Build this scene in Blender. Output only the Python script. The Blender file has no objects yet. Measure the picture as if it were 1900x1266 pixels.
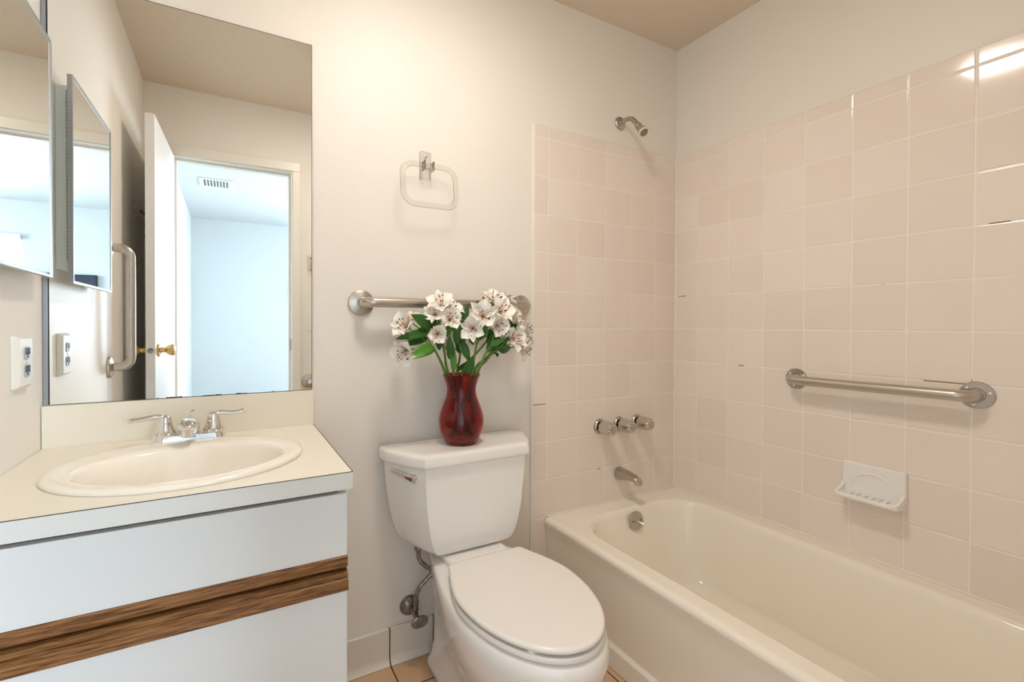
import bpy, bmesh, math, random
from mathutils import Vector, Matrix, Euler
random.seed(7)
S = bpy.context.scene
COL = S.collection
PI = math.pi

# ------------------------------------------------------------------ camera, world, exposure
cam_d = bpy.data.cameras.new('camera'); cam = bpy.data.objects.new('camera', cam_d); COL.objects.link(cam)
CAM = Vector((0.4104, -1.5687, 1.1572)); FPX = 875.9686
yaw, pitch, roll = 0.5006, 0.0105, 0.0037
fwd = Vector((math.sin(yaw)*math.cos(pitch), math.cos(yaw)*math.cos(pitch), -math.sin(pitch)))
rgt = Vector((math.cos(yaw), -math.sin(yaw), 0)); upv = rgt.cross(fwd)
r2 = math.cos(roll)*rgt + math.sin(roll)*upv; u2 = -math.sin(roll)*rgt + math.cos(roll)*upv
M = Matrix((r2, u2, -fwd)).transposed().to_4x4(); M.translation = CAM
cam.matrix_world = M
cam_d.sensor_width = 36; cam_d.lens = FPX*36/1900
cam_d.shift_x = 44.04/1900; cam_d.shift_y = -21.68/1900
cam_d.clip_start = 0.02
S.camera = cam
S.view_settings.view_transform = 'Standard'; S.view_settings.look = 'None'
S.view_settings.gamma = 1; S.view_settings.use_curve_mapping = False
S.view_settings.exposure = 0.2
S.cycles.max_bounces = 14; S.cycles.diffuse_bounces = 7; S.cycles.glossy_bounces = 8
S.cycles.transmission_bounces = 12; S.cycles.transparent_max_bounces = 24
S.cycles.sample_clamp_indirect = 6.0
S.cycles.use_denoising = True
w = bpy.data.worlds.new('sky'); S.world = w; w.use_nodes = True
bg = w.node_tree.nodes['Background']; bg.inputs[0].default_value = (.62, .78, 1, 1); bg.inputs[1].default_value = 1.0

LAMP_STRENGTH = 80
LAMP_COLOR = (1.0, .90, .79)
DAY = (.75, .885, 1.0)
def area_light(name, loc, rot, sx, sy, power, color):
    l = bpy.data.lights.new(name, 'AREA'); l.shape = 'RECTANGLE'; l.size = sx; l.size_y = sy
    l.energy = power; l.color = color
    o = bpy.data.objects.new(name, l); COL.objects.link(o); o.location = loc; o.rotation_euler = rot
    o['kind'] = 'helper'
    return o
# daylight through the far bedroom window, and fill through an added unseen window
area_light('daylight', (2.28, -5.27, 1.48), (PI/2, 0, 0), 1.6, 1.1, 245, DAY)
area_light('daylight', (3.67, -3.4, 1.50), (PI/2, 0, PI/2), 1.5, 1.2, 112, (.84, .93, 1.0))  # fill light for the bedroom, placed at the added side window

# ------------------------------------------------------------------ materials
def mat(name, color=(.8, .8, .8), rough=.5, metal=0., spec=.5, coat=0., bump=0., bscale=60., var=0., vscale=3.1, emit=None, es=1., trans=0., ior=1.45):
    m = bpy.data.materials.new(name); m.use_nodes = True
    n = m.node_tree.nodes; l = m.node_tree.links; b = n['Principled BSDF']
    c = tuple(color) + (1,)
    b.inputs['Base Color'].default_value = c; b.inputs['Roughness'].default_value = rough
    b.inputs['Metallic'].default_value = metal; b.inputs['Specular IOR Level'].default_value = spec
    b.inputs['Coat Weight'].default_value = coat; b.inputs['Coat Roughness'].default_value = .05
    b.inputs['Transmission Weight'].default_value = trans; b.inputs['IOR'].default_value = ior
    if emit:
        b.inputs['Emission Color'].default_value = tuple(emit) + (1,); b.inputs['Emission Strength'].default_value = es
    tc = n.new('ShaderNodeTexCoord')
    if bump:
        nz = n.new('ShaderNodeTexNoise'); nz.inputs['Scale'].default_value = bscale; nz.inputs['Detail'].default_value = 4
        l.new(tc.outputs['Object'], nz.inputs['Vector'])
        bp = n.new('ShaderNodeBump'); bp.inputs['Strength'].default_value = bump; bp.inputs['Distance'].default_value = .01
        l.new(nz.outputs['Fac'], bp.inputs['Height']); l.new(bp.outputs['Normal'], b.inputs['Normal'])
    if var:
        nz2 = n.new('ShaderNodeTexNoise'); nz2.inputs['Scale'].default_value = vscale; nz2.inputs['Detail'].default_value = 5
        l.new(tc.outputs['Object'], nz2.inputs['Vector'])
        mx = n.new('ShaderNodeMix'); mx.data_type = 'RGBA'
        mx.inputs['A'].default_value = c
        mx.inputs['B'].default_value = tuple(x*(1-var) for x in color) + (1,)
        l.new(nz2.outputs['Fac'], mx.inputs['Factor']); l.new(mx.outputs['Result'], b.inputs['Base Color'])
    return m

def mathn(n, l, op, a, b=None, c=None):
    k = n.new('ShaderNodeMath'); k.operation = op
    for i, v in enumerate((a, b, c)):
        if v is None: continue
        if isinstance(v, (int, float)): k.inputs[i].default_value = v
        else: l.new(v, k.inputs[i])
    return k.outputs[0]

def tile_mat(name, ax, u0, v0, p, q, col, grout, gw=.0032, rough=.09, crack=0., cvar=.05, bev=.004, gcrack=(.24, .17, .12)):
    """glazed tiles: grid pitch p (axis ax) x q (axis v) in object coordinates"""
    m = mat(name, col, rough); n = m.node_tree.nodes; l = m.node_tree.links; b = n['Principled BSDF']
    tc = n.new('ShaderNodeTexCoord'); sx = n.new('ShaderNodeSeparateXYZ'); l.new(tc.outputs['Object'], sx.inputs[0])
    va = 'Y' if ax == 'XY' else 'Z'; ua = ax[0]
    def edge(out, o0, pp):
        t = mathn(n, l, 'DIVIDE', mathn(n, l, 'SUBTRACT', out, o0), pp)
        fr = mathn(n, l, 'FRACT', t)
        d = mathn(n, l, 'MULTIPLY', mathn(n, l, 'MINIMUM', fr, mathn(n, l, 'SUBTRACT', 1., fr)), pp)
        return d, mathn(n, l, 'FLOOR', t)
    du, fu = edge(sx.outputs[ua], u0, p); dv, fv = edge(sx.outputs[va], v0, q)
    d = mathn(n, l, 'MINIMUM', du, dv)
    g = mathn(n, l, 'LESS_THAN', d, gw/2)
    h = n.new('ShaderNodeMapRange'); h.interpolation_type = 'SMOOTHSTEP'; l.new(d, h.inputs['Value'])
    h.inputs['From Min'].default_value = gw/2*.6; h.inputs['From Max'].default_value = gw/2 + bev
    # per-tile tone
    cb = n.new('ShaderNodeCombineXYZ'); l.new(fu, cb.inputs[0]); l.new(fv, cb.inputs[1])
    wn = n.new('ShaderNodeTexWhiteNoise'); wn.noise_dimensions = '3D'; l.new(cb.outputs[0], wn.inputs['Vector'])
    mx = n.new('ShaderNodeMix'); mx.data_type = 'RGBA'; l.new(wn.outputs['Value'], mx.inputs['Factor'])
    mx.inputs['A'].default_value = tuple(col) + (1,); mx.inputs['B'].default_value = tuple(x*(1-cvar*(1+.25*i)) for i, x in enumerate(col)) + (1,)
    gc = n.new('ShaderNodeMix'); gc.data_type = 'RGBA'
    gc.inputs['A'].default_value = tuple(grout) + (1,); gc.inputs['B'].default_value = tuple(gcrack) + (1,)
    if crack:
        nz = n.new('ShaderNodeTexNoise'); nz.inputs['Scale'].default_value = 6.5; nz.inputs['Detail'].default_value = 1.5
        l.new(tc.outputs['Object'], nz.inputs['Vector'])
        l.new(mathn(n, l, 'GREATER_THAN', nz.outputs['Fac'], 1-crack), gc.inputs['Factor'])
    else: gc.inputs['Factor'].default_value = 0
    m2 = n.new('ShaderNodeMix'); m2.data_type = 'RGBA'; l.new(g, m2.inputs['Factor'])
    l.new(mx.outputs['Result'], m2.inputs['A']); l.new(gc.outputs['Result'], m2.inputs['B'])
    l.new(m2.outputs['Result'], b.inputs['Base Color'])
    rg = n.new('ShaderNodeMix'); l.new(g, rg.inputs[0]); rg.inputs[2].default_value = rough; rg.inputs[3].default_value = .75
    l.new(rg.outputs[0], b.inputs['Roughness'])
    # slight tilt of every tile and ripple of the glaze
    nz3 = n.new('ShaderNodeTexNoise'); nz3.inputs['Scale'].default_value = 9; nz3.inputs['Detail'].default_value = 1
    l.new(tc.outputs['Object'], nz3.inputs['Vector'])
    hh = mathn(n, l, 'ADD', h.outputs['Result'], mathn(n, l, 'MULTIPLY', nz3.outputs['Fac'], .35))
    bp = n.new('ShaderNodeBump'); bp.inputs['Strength'].default_value = .5; bp.inputs['Distance'].default_value = .0016
    l.new(hh, bp.inputs['Height']); l.new(bp.outputs['Normal'], b.inputs['Normal'])
    return m

def wood_mat(name):
    m = mat(name, (.3, .15, .06), .38); n = m.node_tree.nodes; l = m.node_tree.links; b = n['Principled BSDF']
    tc = n.new('ShaderNodeTexCoord'); mp = n.new('ShaderNodeMapping'); mp.inputs['Scale'].default_value = (5, 90, 110)
    l.new(tc.outputs['Object'], mp.inputs['Vector'])
    nz = n.new('ShaderNodeTexNoise'); nz.inputs['Scale'].default_value = 3; nz.inputs['Detail'].default_value = 6; nz.inputs['Distortion'].default_value = .8
    l.new(mp.outputs['Vector'], nz.inputs['Vector'])
    rp = n.new('ShaderNodeValToRGB'); e = rp.color_ramp.elements
    e[0].position = .36; e[0].color = (.10, .040, .012, 1); e[1].position = .66; e[1].color = (.37, .18, .068, 1)
    x = e.new(.50); x.color = (.24, .108, .036, 1)
    l.new(nz.outputs['Fac'], rp.inputs['Fac']); l.new(rp.outputs['Color'], b.inputs['Base Color'])
    bp = n.new('ShaderNodeBump'); bp.inputs['Strength'].default_value = .25; bp.inputs['Distance'].default_value = .003
    l.new(nz.outputs['Fac'], bp.inputs['Height']); l.new(bp.outputs['Normal'], b.inputs['Normal'])
    return m

def clear_mat(name, tint, gloss=.03, mixmin=.06, ior=1.49):
    """clear plastic or glass shell: tinted straight-through light plus a fresnel reflection"""
    m = bpy.data.materials.new(name); m.use_nodes = True
    n = m.node_tree.nodes; l = m.node_tree.links; n.clear()
    out = n.new('ShaderNodeOutputMaterial'); tr = n.new('ShaderNodeBsdfTransparent'); gl = n.new('ShaderNodeBsdfGlossy')
    tr.inputs[0].default_value = tuple(tint) + (1,); gl.inputs['Roughness'].default_value = gloss
    lw = n.new('ShaderNodeFresnel'); lw.inputs[0].default_value = ior
    mx = n.new('ShaderNodeMixShader')
    f = mathn(n, l, 'MAXIMUM', lw.outputs[0], mixmin)
    l.new(f, mx.inputs[0]); l.new(tr.outputs[0], mx.inputs[1]); l.new(gl.outputs[0], mx.inputs[2]); l.new(mx.outputs[0], out.inputs[0])
    return m

PAINT = (.83, .795, .745)
m_wall = mat('wall_paint', PAINT, .52, bump=.05, bscale=90, var=.035)
m_ceil = mat('ceiling_paint', (.74, .64, .515), .6, bump=.25, bscale=30)
m_trim = mat('trim_paint', (.80, .77, .71), .35)
m_door = mat('door_paint', (.82, .83, .83), .33, bump=.02, bscale=20)
P = 0.1524; ZT = .3791; RW = 2.2968
m_tile_b = tile_mat('back_wall_tile', 'XZ', 1.5341, ZT, P, P, (.835, .75, .685), (.88, .825, .765), crack=.285)
m_tile_r = tile_mat('right_wall_tile', 'YZ', -.1315, ZT, P, P, (.85, .77, .705), (.89, .835, .775), crack=.30)
m_floor = tile_mat('floor_tile', 'XY', .885, -.14, .157, .157, (.66, .43, .27), (.10, .06, .04), gw=.005, rough=.3, cvar=.14)
m_basetile = mat('cove_base_tile', (.74, .70, .63), .16)
m_grout_dark = mat('dark_grout', (.06, .045, .035), .8)
m_caulk = mat('caulk', (.84, .80, .73), .5)
m_lam = mat('cream_laminate', (.83, .79, .69), .35)
m_lam_edge = mat('laminate_edge', (.75, .76, .745), .35)
m_seam = mat('laminate_seam', (.05, .035, .035), .6)
m_white_lam = mat('white_laminate', (.77, .79, .80), .32)
m_cabinet_in = mat('cabinet_carcass', (.035, .026, .022), .7)  # near-black: shade of the gap under the counter put into the colour
m_wood = wood_mat('oak_rail')
m_sink = mat('bone_porcelain', (.90, .855, .78), .10, coat=.4)
m_tub = mat('bone_enamel', (.90, .85, .75), .10, coat=.3)
m_white = mat('white_china', (.87, .855, .83), .10, coat=.4)
m_seat = mat('white_seat_plastic', (.86, .835, .80), .24)
m_chrome = mat('chrome', (.80, .80, .80), .07, metal=1)
m_dchrome = mat('dulled_chrome', (.62, .59, .56), .14, metal=1)
m_alu = mat('aluminium_trim', (.52, .53, .54), .33, metal=.9)
m_brushed = mat('brushed_steel', (.56, .52, .475), .30, metal=1)
m_nickel = mat('worn_nickel', (.50, .46, .41), .24, metal=1)
m_tarnish = mat('tarnished_chrome', (.50, .47, .44), .26, metal=1, bump=.3, bscale=120, var=.9, vscale=70.)
m_brass = mat('brass', (.76, .56, .25), .16, metal=1)
m_mirror = mat('mirror_glass', (.91, .925, .915), .0, metal=1)
m_black = mat('dark_edge', (.02, .018, .018), .4)
m_greymet = mat('grey_channel', (.34, .36, .40), .3, metal=.6)
m_cabbody = mat('enamelled_steel', (.80, .84, .80), .35)
m_plate = mat('ivory_plastic', (.78, .77, .71), .3)
m_acryl = clear_mat('clear_acrylic', (.955, .95, .94), .06, .015, 1.13)
m_redglass = mat('red_glass', (.58, .008, .018), .0, trans=1, ior=1.46)
m_water = mat('water', (1, 1, 1), .0, trans=1, ior=1.33)
m_gem = mat('glass_chunk', (1, .95, .95), .02, trans=1, ior=1.5)
m_stem = mat('stem_green', (.12, .245, .04), .45)
m_lamp = mat('lamp_glass', (.9, .88, .84), .3, emit=LAMP_COLOR, es=LAMP_STRENGTH)
m_bed = mat('bedroom_paint', (.60, .625, .63), .6)
m_bedceil = mat('bedroom_ceiling_paint', (.62, .635, .64), .7)
m_carpet = mat('carpet', (.36, .34, .31), .95, bump=.6, bscale=300)
m_blind = mat('blind_white', (.86, .86, .86), .4)
m_pane = clear_mat('window_glass', (.95, .97, .98))
m_screen = mat('dark_screen', (.02, .03, .05), .12)

def leaf_mat():
    m = mat('leaf_green', (.05, .16, .02), .38); n = m.node_tree.nodes; l = m.node_tree.links; b = n['Principled BSDF']
    uv = n.new('ShaderNodeUVMap'); sx = n.new('ShaderNodeSeparateXYZ'); l.new(uv.outputs[0], sx.inputs[0])
    wv = mathn(n, l, 'FRACT', mathn(n, l, 'MULTIPLY', sx.outputs['Y'], 7.))
    k = mathn(n, l, 'GREATER_THAN', wv, .72)
    mx = n.new('ShaderNodeMix'); mx.data_type = 'RGBA'; l.new(k, mx.inputs['Factor'])
    mx.inputs['A'].default_value = (.022, .095, .012, 1); mx.inputs['B'].default_value = (.045, .15, .022, 1)
    l.new(mx.outputs['Result'], b.inputs['Base Color'])
    return m
m_leaf = leaf_mat()
m_leaf2 = mat('young_leaf_green', (.075, .235, .022), .4)
def petal_mat(name, striped):
    m = mat(name, (.9, .88, .83), .5); n = m.node_tree.nodes; l = m.node_tree.links; b = n['Principled BSDF']
    uv = n.new('ShaderNodeUVMap'); sx = n.new('ShaderNodeSeparateXYZ'); l.new(uv.outputs[0], sx.inputs[0])
    rp = n.new('ShaderNodeValToRGB'); e = rp.color_ramp.elements
    if striped:
        e[0].position = 0; e[0].color = (.82, .50, .45, 1); e[1].position = 1; e[1].color = (.90, .88, .82, 1)
        x = e.new(.45); x.color = (.90, .83, .72, 1)
    else:
        e[0].position = 0; e[0].color = (.80, .52, .52, 1); e[1].position = 1; e[1].color = (.70, .76, .50, 1)
        x = e.new(.30); x.color = (.90, .87, .83, 1); x = e.new(.90); x.color = (.90, .885, .84, 1)
    l.new(sx.outputs['X'], rp.inputs['Fac'])
    res = rp.outputs['Color']
    if striped:
        mp = n.new('ShaderNodeMapping'); mp.inputs['Scale'].default_value = (4, 9, 1); l.new(uv.outputs[0], mp.inputs['Vector'])
        vz = n.new('ShaderNodeTexNoise'); vz.inputs['Scale'].default_value = 1.3; vz.inputs['Detail'].default_value = 0
        l.new(mp.outputs['Vector'], vz.inputs['Vector'])
        k = mathn(n, l, 'MULTIPLY', mathn(n, l, 'GREATER_THAN', vz.outputs['Fac'], .63), mathn(n, l, 'LESS_THAN', sx.outputs['X'], .85))
        mx = n.new('ShaderNodeMix'); mx.data_type = 'RGBA'; l.new(k, mx.inputs['Factor'])
        l.new(res, mx.inputs['A']); mx.inputs['B'].default_value = (.30, .11, .085, 1); res = mx.outputs['Result']
    l.new(res, b.inputs['Base Color'])
    return m
m_petal = petal_mat('white_petal', False); m_petal_in = petal_mat('striped_petal', True)
m_stamen = mat('stamen', (.78, .60, .45), .5); m_anther = mat('anther', (.09, .05, .04), .6)

# ------------------------------------------------------------------ helpers
def new_bm(): return bmesh.new()
def link(name, bm, m, parent=None, smooth=True, angle=35, loc=None):
    me = bpy.data.meshes.new(name)
    bmesh.ops.recalc_face_normals(bm, faces=bm.faces[:])
    bm.to_mesh(me); bm.free()
    for x in (m if isinstance(m, (list, tuple)) else [m]): me.materials.append(x)
    if smooth:
        me.shade_smooth(); me.set_sharp_from_angle(angle=math.radians(angle))
    o = bpy.data.objects.new(name, me); COL.objects.link(o)
    if smooth:
        wnm = o.modifiers.new('face_normals', 'WEIGHTED_NORMAL'); wnm.keep_sharp = True; wnm.weight = 60
    if parent: o.parent = parent
    if loc is not None: o.location = loc
    return o
def thing(name, label, cat, loc=(0, 0, 0), group=None):
    o = bpy.data.objects.new(name, None); COL.objects.link(o); o.empty_display_size = .05
    o.location = loc
    return tag(o, label, cat, group)
def tag(o, label, cat, group=None):
    o['label'] = label; o['category'] = cat
    if group: o['group'] = group
    return o
def struct(name, bm, m, parent=None, **k):
    o = link(name, bm, m, parent, **k)
    if parent is None: o['kind'] = 'structure'
    return o
def add_box(bm, x0, x1, y0, y1, z0, z1, bev=0, seg=2, mi=0):
    t = bmesh.new()
    bmesh.ops.create_cube(t, size=1)
    for v in t.verts: v.co = Vector(((x0+x1)/2 + v.co.x*(x1-x0), (y0+y1)/2 + v.co.y*(y1-y0), (z0+z1)/2 + v.co.z*(z1-z0)))
    if bev: bmesh.ops.bevel(t, geom=t.edges[:], offset=bev, segments=seg, affect='EDGES', profile=.5)
    merge(bm, t, mi)
def merge(bm, t, mi=0, mtx=None):
    vm = {}
    for v in t.verts: vm[v] = bm.verts.new(mtx @ v.co if mtx else v.co)
    for f in t.faces:
        try: nf = bm.faces.new([vm[v] for v in f.verts]); nf.material_index = mi if mi else f.material_index
        except ValueError: pass
    t.free()
def loft(bm, rings, cap0=True, cap1=True, closed=True, mi=0):
    R = [[bm.verts.new(p) for p in r] for r in rings]
    n = len(R[0])
    for a, b in zip(R, R[1:]):
        for i in range(n if closed else n-1):
            j = (i+1) % n
            f = bm.faces.new((a[i], a[j], b[j], b[i])); f.material_index = mi
    if cap0: bm.faces.new(R[0][::-1]).material_index = mi
    if cap1: bm.faces.new(R[-1]).material_index = mi
    return R
def lathe(bm, prof, mtx=None, n=32, cap0=True, cap1=True, mi=0):
    rings = []
    for r, z in prof:
        ring = [Vector((max(r, 1e-4)*math.cos(2*PI*i/n), max(r, 1e-4)*math.sin(2*PI*i/n), z)) for i in range(n)]
        rings.append([mtx @ p for p in ring] if mtx else ring)
    loft(bm, rings, cap0, cap1, mi=mi)
def axis_mtx(origin, direction):
    d = Vector(direction).normalized(); q = d.to_track_quat('Z', 'Y')
    return Matrix.Translation(Vector(origin)) @ q.to_matrix().to_4x4()
def smooth_path(pts, sub=6):
    pts = [Vector(p) for p in pts]; out = []
    P_ = [pts[0]*2-pts[1]] + pts + [pts[-1]*2-pts[-2]]
    for i in range(1, len(P_)-2):
        a, b, c, d = P_[i-1:i+3]
        for k in range(sub):
            t = k/sub
            out.append(.5*((2*b) + (c-a)*t + (2*a-5*b+4*c-d)*t*t + (3*b-a-3*c+d)*t**3))
    out.append(pts[-1]); return out
def tube(bm, pts, r, n=12, cap=True, up=(0, 0, 1), mi=0):
    """r: number, list, or function t -> (ru, rv)"""
    pts = [Vector(p) for p in pts]; N = len(pts); rings = []
    t0 = (pts[1]-pts[0]).normalized(); u = Vector(up)
    if abs(u.dot(t0)) > .95: u = Vector((0, 0, 1)) if abs(t0.z) < .7 else Vector((1, 0, 0))
    u = (u - t0*u.dot(t0)).normalized()
    for i, p in enumerate(pts):
        t = (pts[min(i+1, N-1)] - pts[max(i-1, 0)]).normalized()
        u = (u - t*u.dot(t)).normalized(); v = t.cross(u)
        rr = r(i/(N-1)) if callable(r) else (r[i] if isinstance(r, (list, tuple)) else r)
        ru, rv = rr if isinstance(rr, tuple) else (rr, rr)
        rings.append([p + u*ru*math.cos(2*PI*k/n) + v*rv*math.sin(2*PI*k/n) for k in range(n)])
    loft(bm, rings, cap, cap, mi=mi)
def bent_bar(a, b, out, r=.03, sub=8):
    """grab-bar path from wall point a to wall point b standing off along out"""
    a, b, out = Vector(a), Vector(b), Vector(out); d = (b-a).normalized(); h = out.length; o = out.normalized()
    pts = [a]
    for i in range(sub+1):
        t = i/sub*PI/2; pts.append(a + o*(h-r+r*math.sin(t)) + d*(r-r*math.cos(t)))
    for i in range(sub+1):
        t = i/sub*PI/2; pts.append(b + o*(h-r+r*math.cos(t)) - d*(r-r*math.sin(t)))
    pts.append(b); return pts
def superell(hx, hy, e=2.6, n=48, cx=0, cy=0):
    out = []
    for i in range(n):
        t = 2*PI*i/n; c, s = math.cos(t), math.sin(t)
        out.append((cx + hx*math.copysign(abs(c)**(2/e), c), cy + hy*math.copysign(abs(s)**(2/e), s)))
    return out
def rrect(w, h, r, n=6):
    out = []
    for cx, cy, a0 in ((w/2-r, h/2-r, 0), (-w/2+r, h/2-r, PI/2), (-w/2+r, -h/2+r, PI), (w/2-r, -h/2+r, 1.5*PI)):
        for i in range(n+1): t = a0 + PI/2*i/n; out.append((cx+r*math.cos(t), cy+r*math.sin(t)))
    return out
def chord(pts):
    """resample polyline loops? (identity)"""
    return pts

# ------------------------------------------------------------------ the room
CZ = 2.4725; FY = -1.60; RX = RW
def quad_box(name, x0, x1, y0, y1, z0, z1, m, parent=None):
    bm = new_bm(); add_box(bm, x0, x1, y0, y1, z0, z1); return struct(name, bm, m, parent, smooth=False)
quad_box('floor', -.1, RX+.1, FY-.05, .1, -.08, 0, m_floor)
quad_box('ceiling', -.1, RX+.1, FY-.1, .1, CZ, CZ+.08, m_ceil)
wb = quad_box('wall_back', -.1, RX+.1, 0, .1, 0, CZ, m_wall)
wl = quad_box('wall_left', -.1, 0, FY-.12, 0, 0, CZ, m_wall)
wr = quad_box('wall_right', RX, RX+.1, FY-.12, 0, 0, CZ, m_wall)
# front wall with the door opening
DX0, DX1, DZ = .136, .745, 2.092
bm = new_bm()
add_box(bm, 0, DX0-.02, FY-.12, FY, 0, CZ); add_box(bm, DX1+.02, RX, FY-.12, FY, 0, CZ); add_box(bm, DX0-.02, DX1+.02, FY-.12, FY, DZ+.02, CZ)
wf = struct('wall_front', bm, m_wall, smooth=False)
# tile surrounds
TX0 = 1.469; TT = .010; ZTOP = ZT + 10.33*P
bm = new_bm(); add_box(bm, TX0, RX-.001, -TT, -.0002, .0, ZTOP, .004, 3); link('tile_surround', bm, m_tile_b, wb)
bm = new_bm(); add_box(bm, RX-TT, RX-.0002, FY+.001, -.001, ZT-.03, ZTOP, .004, 3); link('tile_surround', bm, m_tile_r, wr)
bm = new_bm()
tube(bm, [(RX-TT-.001, -TT-.001, ZT), (RX-TT-.001, -TT-.001, ZTOP)], .0055, 8)
tube(bm, [(TX0-.001, -.004, .002), (TX0-.001, -.004, ZTOP)], (lambda t: (.007, .0045)), 8, up=(1, 0, 0))
tube(bm, [(1.535, -TT-.001, ZT+.001), (RX-.01, -TT-.001, ZT+.001)], .004, 8)
tube(bm, [(RX-TT-.001, -.01, ZT+.001), (RX-TT-.001, FY+.01, ZT+.001)], .004, 8)
struct('trim_1', bm, m_caulk)
# ceramic cove base along the back wall
bm = new_bm(); add_box(bm, .60, TX0-.008, -.008, -.0002, 0.001, .118, mi=1)
xs = [.60, .728, .885, 1.044, 1.203, 1.362, TX0-.008]
for a, b in zip(xs, xs[1:]):
    a += .0022; b -= .0022
    prof = [(-.001, .1205), (-.009, .1205), (-.0125, .117), (-.0125, .03), (-.0145, .016), (-.021, .006), (-.026, .003), (-.026, .001), (-.001, .001)]
    loft(bm, [[Vector((x, y, z)) for y, z in prof] for x in (a, b)])
struct('baseboard_back', bm, [m_basetile, m_grout_dark], angle=50)
# door casing and jamb
bm = new_bm()
J = .018
add_box(bm, DX0-J, DX0, FY-.125, FY+.001, .0, DZ+J); add_box(bm, DX1, DX1+J, FY-.125, FY+.001, 0, DZ+J); add_box(bm, DX0, DX1, FY-.125, FY+.001, DZ, DZ+J)
add_box(bm, DX0, DX0+.011, FY-.085, FY-.045, 0, DZ); add_box(bm, DX1-.011, DX1, FY-.085, FY-.045, 0, DZ); add_box(bm, DX0+.011, DX1-.011, FY-.085, FY-.045, DZ-.011, DZ)
CW = .052
for y0, y1 in ((FY, FY+.014), (FY-.134, FY-.12)):
    add_box(bm, DX0-J-CW+.012, DX0-.006, y0, y1, 0, DZ+.006, .003); add_box(bm, DX1+.006, DX1+CW, y0, y1, 0, DZ+.006, .003)
    add_box(bm, DX0-J-CW+.012, DX1+CW, y0, y1, DZ+.006, DZ+.06, .003)
tr = struct('trim_2', bm, m_trim)
bm = new_bm(); add_box(bm, DX1-.0015, DX1+.001, FY-.04, FY-.012, .99, 1.06, .0005); link('strike_plate', bm, m_tarnish, tr)
# door leaf, swung into the room against the left wall
ang = math.atan2(1.0, -.035)            # direction hinge -> free edge
dr = thing('door_1', '', 'door', (DX0+.006, FY+.016, 0)); del dr['label'], dr['category']; dr['kind'] = 'structure'
dr.rotation_euler = (0, 0, ang)
LW = .605
bm = new_bm(); add_box(bm, .0, LW, 0, .036, .012, 2.078, .0015); link('door_leaf', bm, m_door, dr)
def knob(side):
    y0 = 0 if side < 0 else .036
    bm = new_bm()
    lathe(bm, [(.0, 0), (.031, 0), (.031, .003), (.027, .008), (.014, .011), (.0125, .016), (.011, .024), (.013, .030), (.022, .040), (.0262, .050), (.0265, .058), (.023, .0655), (.010, .0685), (0, .069)],
          axis_mtx((LW-.062, y0, 1.035), (0, side, 0)), 28)
    link('door_knob', bm, m_brass, dr)
knob(-1); knob(1)
bm = new_bm(); lathe(bm, [(.0, 0), (.0125, 0), (.0125, .001), (0, .0012)], axis_mtx((LW+.0001, .018, 1.035), (1, 0, 0)), 16)
link('latch_hole', bm, m_tarnish, dr)

# ------------------------------------------------------------------ bedroom behind the doorway
BX = 3.6; BY = -5.2; BY0 = FY-.12; BZ = 2.44
quad_box('floor_bedroom', -.1, BX+.1, BY-.15, BY0+.07, -.08, -.002, m_carpet)
quad_box('ceiling_bedroom', -.1, BX+.1, BY-.15, BY0, BZ, BZ+.08, m_bedceil)
quad_box('wall_bedroom_left', -.1, 0, BY-.1, BY0, 0, BZ, m_bed)
quad_box('wall_bedroom_near', RX, BX+.1, BY0, BY0+.12, 0, BZ, m_bed)
bm = new_bm(); add_box(bm, 0, DX0-.02, BY0-.004, BY0, 0, BZ); add_box(bm, DX1+.02, RX, BY0-.004, BY0, 0, BZ); add_box(bm, DX0-.02, DX1+.02, BY0-.004, BY0, DZ+.02, BZ)
struct('wall_bedroom_door', bm, m_bed, smooth=False)
def wall_with_window(name, axis, c, a0, a1, w0, w1, z0, z1, t):
    bm = new_bm()
    segs = ((a0, w0, 0, BZ), (w1, a1, 0, BZ), (w0, w1, 0, z0), (w0, w1, z1, BZ))
    for s0, s1, b0, b1 in segs:
        if axis == 'y': add_box(bm, s0, s1, c-t, c, b0, b1)
        else: add_box(bm, c, c+t, s0, s1, b0, b1)
    return struct(name, bm, m_bed, smooth=False)
WX0, WX1, WZ0, WZ1 = 1.46, 3.10, .90, 2.06
wall_with_window('wall_bedroom_far', 'y', BY, 0, BX, WX0, WX1, WZ0, WZ1, .1)
wall_with_window('wall_bedroom_right', 'x', BX, BY-.1, BY0, -4.2, -2.6, .90, 2.13, .1)
def window(name, axis, c, w0, w1, z0, z1):
    bm = new_bm(); f = .035
    def bx(a, b, q0, q1, d0, d1):
        if axis == 'y': add_box(bm, a, b, c-d1, c-d0, q0, q1, .002)
        else: add_box(bm, c+d0, c+d1, a, b, q0, q1, .002)
    bx(w0, w0+f, z0, z1, .05, .09); bx(w1-f, w1, z0, z1, .05, .09); bx(w0, w1, z0, z0+f, .05, .09); bx(w0, w1, z1-f, z1, .05, .09)
    bx(w0, w1, (z0+z1)/2-.015, (z0+z1)/2+.015, .05, .09)
    fo = struct(name, bm, m_trim)
    bm = new_bm()
    if axis == 'y': add_box(bm, w0+f, w1-f, c-.073, c-.069, z0+f, z1-f)
    else: add_box(bm, c+.069, c+.073, w0+f, w1-f, z0+f, z1-f)
    link('window_pane', bm, m_pane, fo, smooth=False)
window('window_1', 'y', BY, WX0, WX1, WZ0, WZ1); window('fill_window', 'x', BX, -4.2, -2.6, .9, 2.13)  # the right-wall window is added out of view to carry the fill light
bl = thing('window_blind', 'white horizontal slat blind hanging in the bright bedroom window', 'blind', ((WX0+WX1)/2, BY, WZ0))
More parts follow.
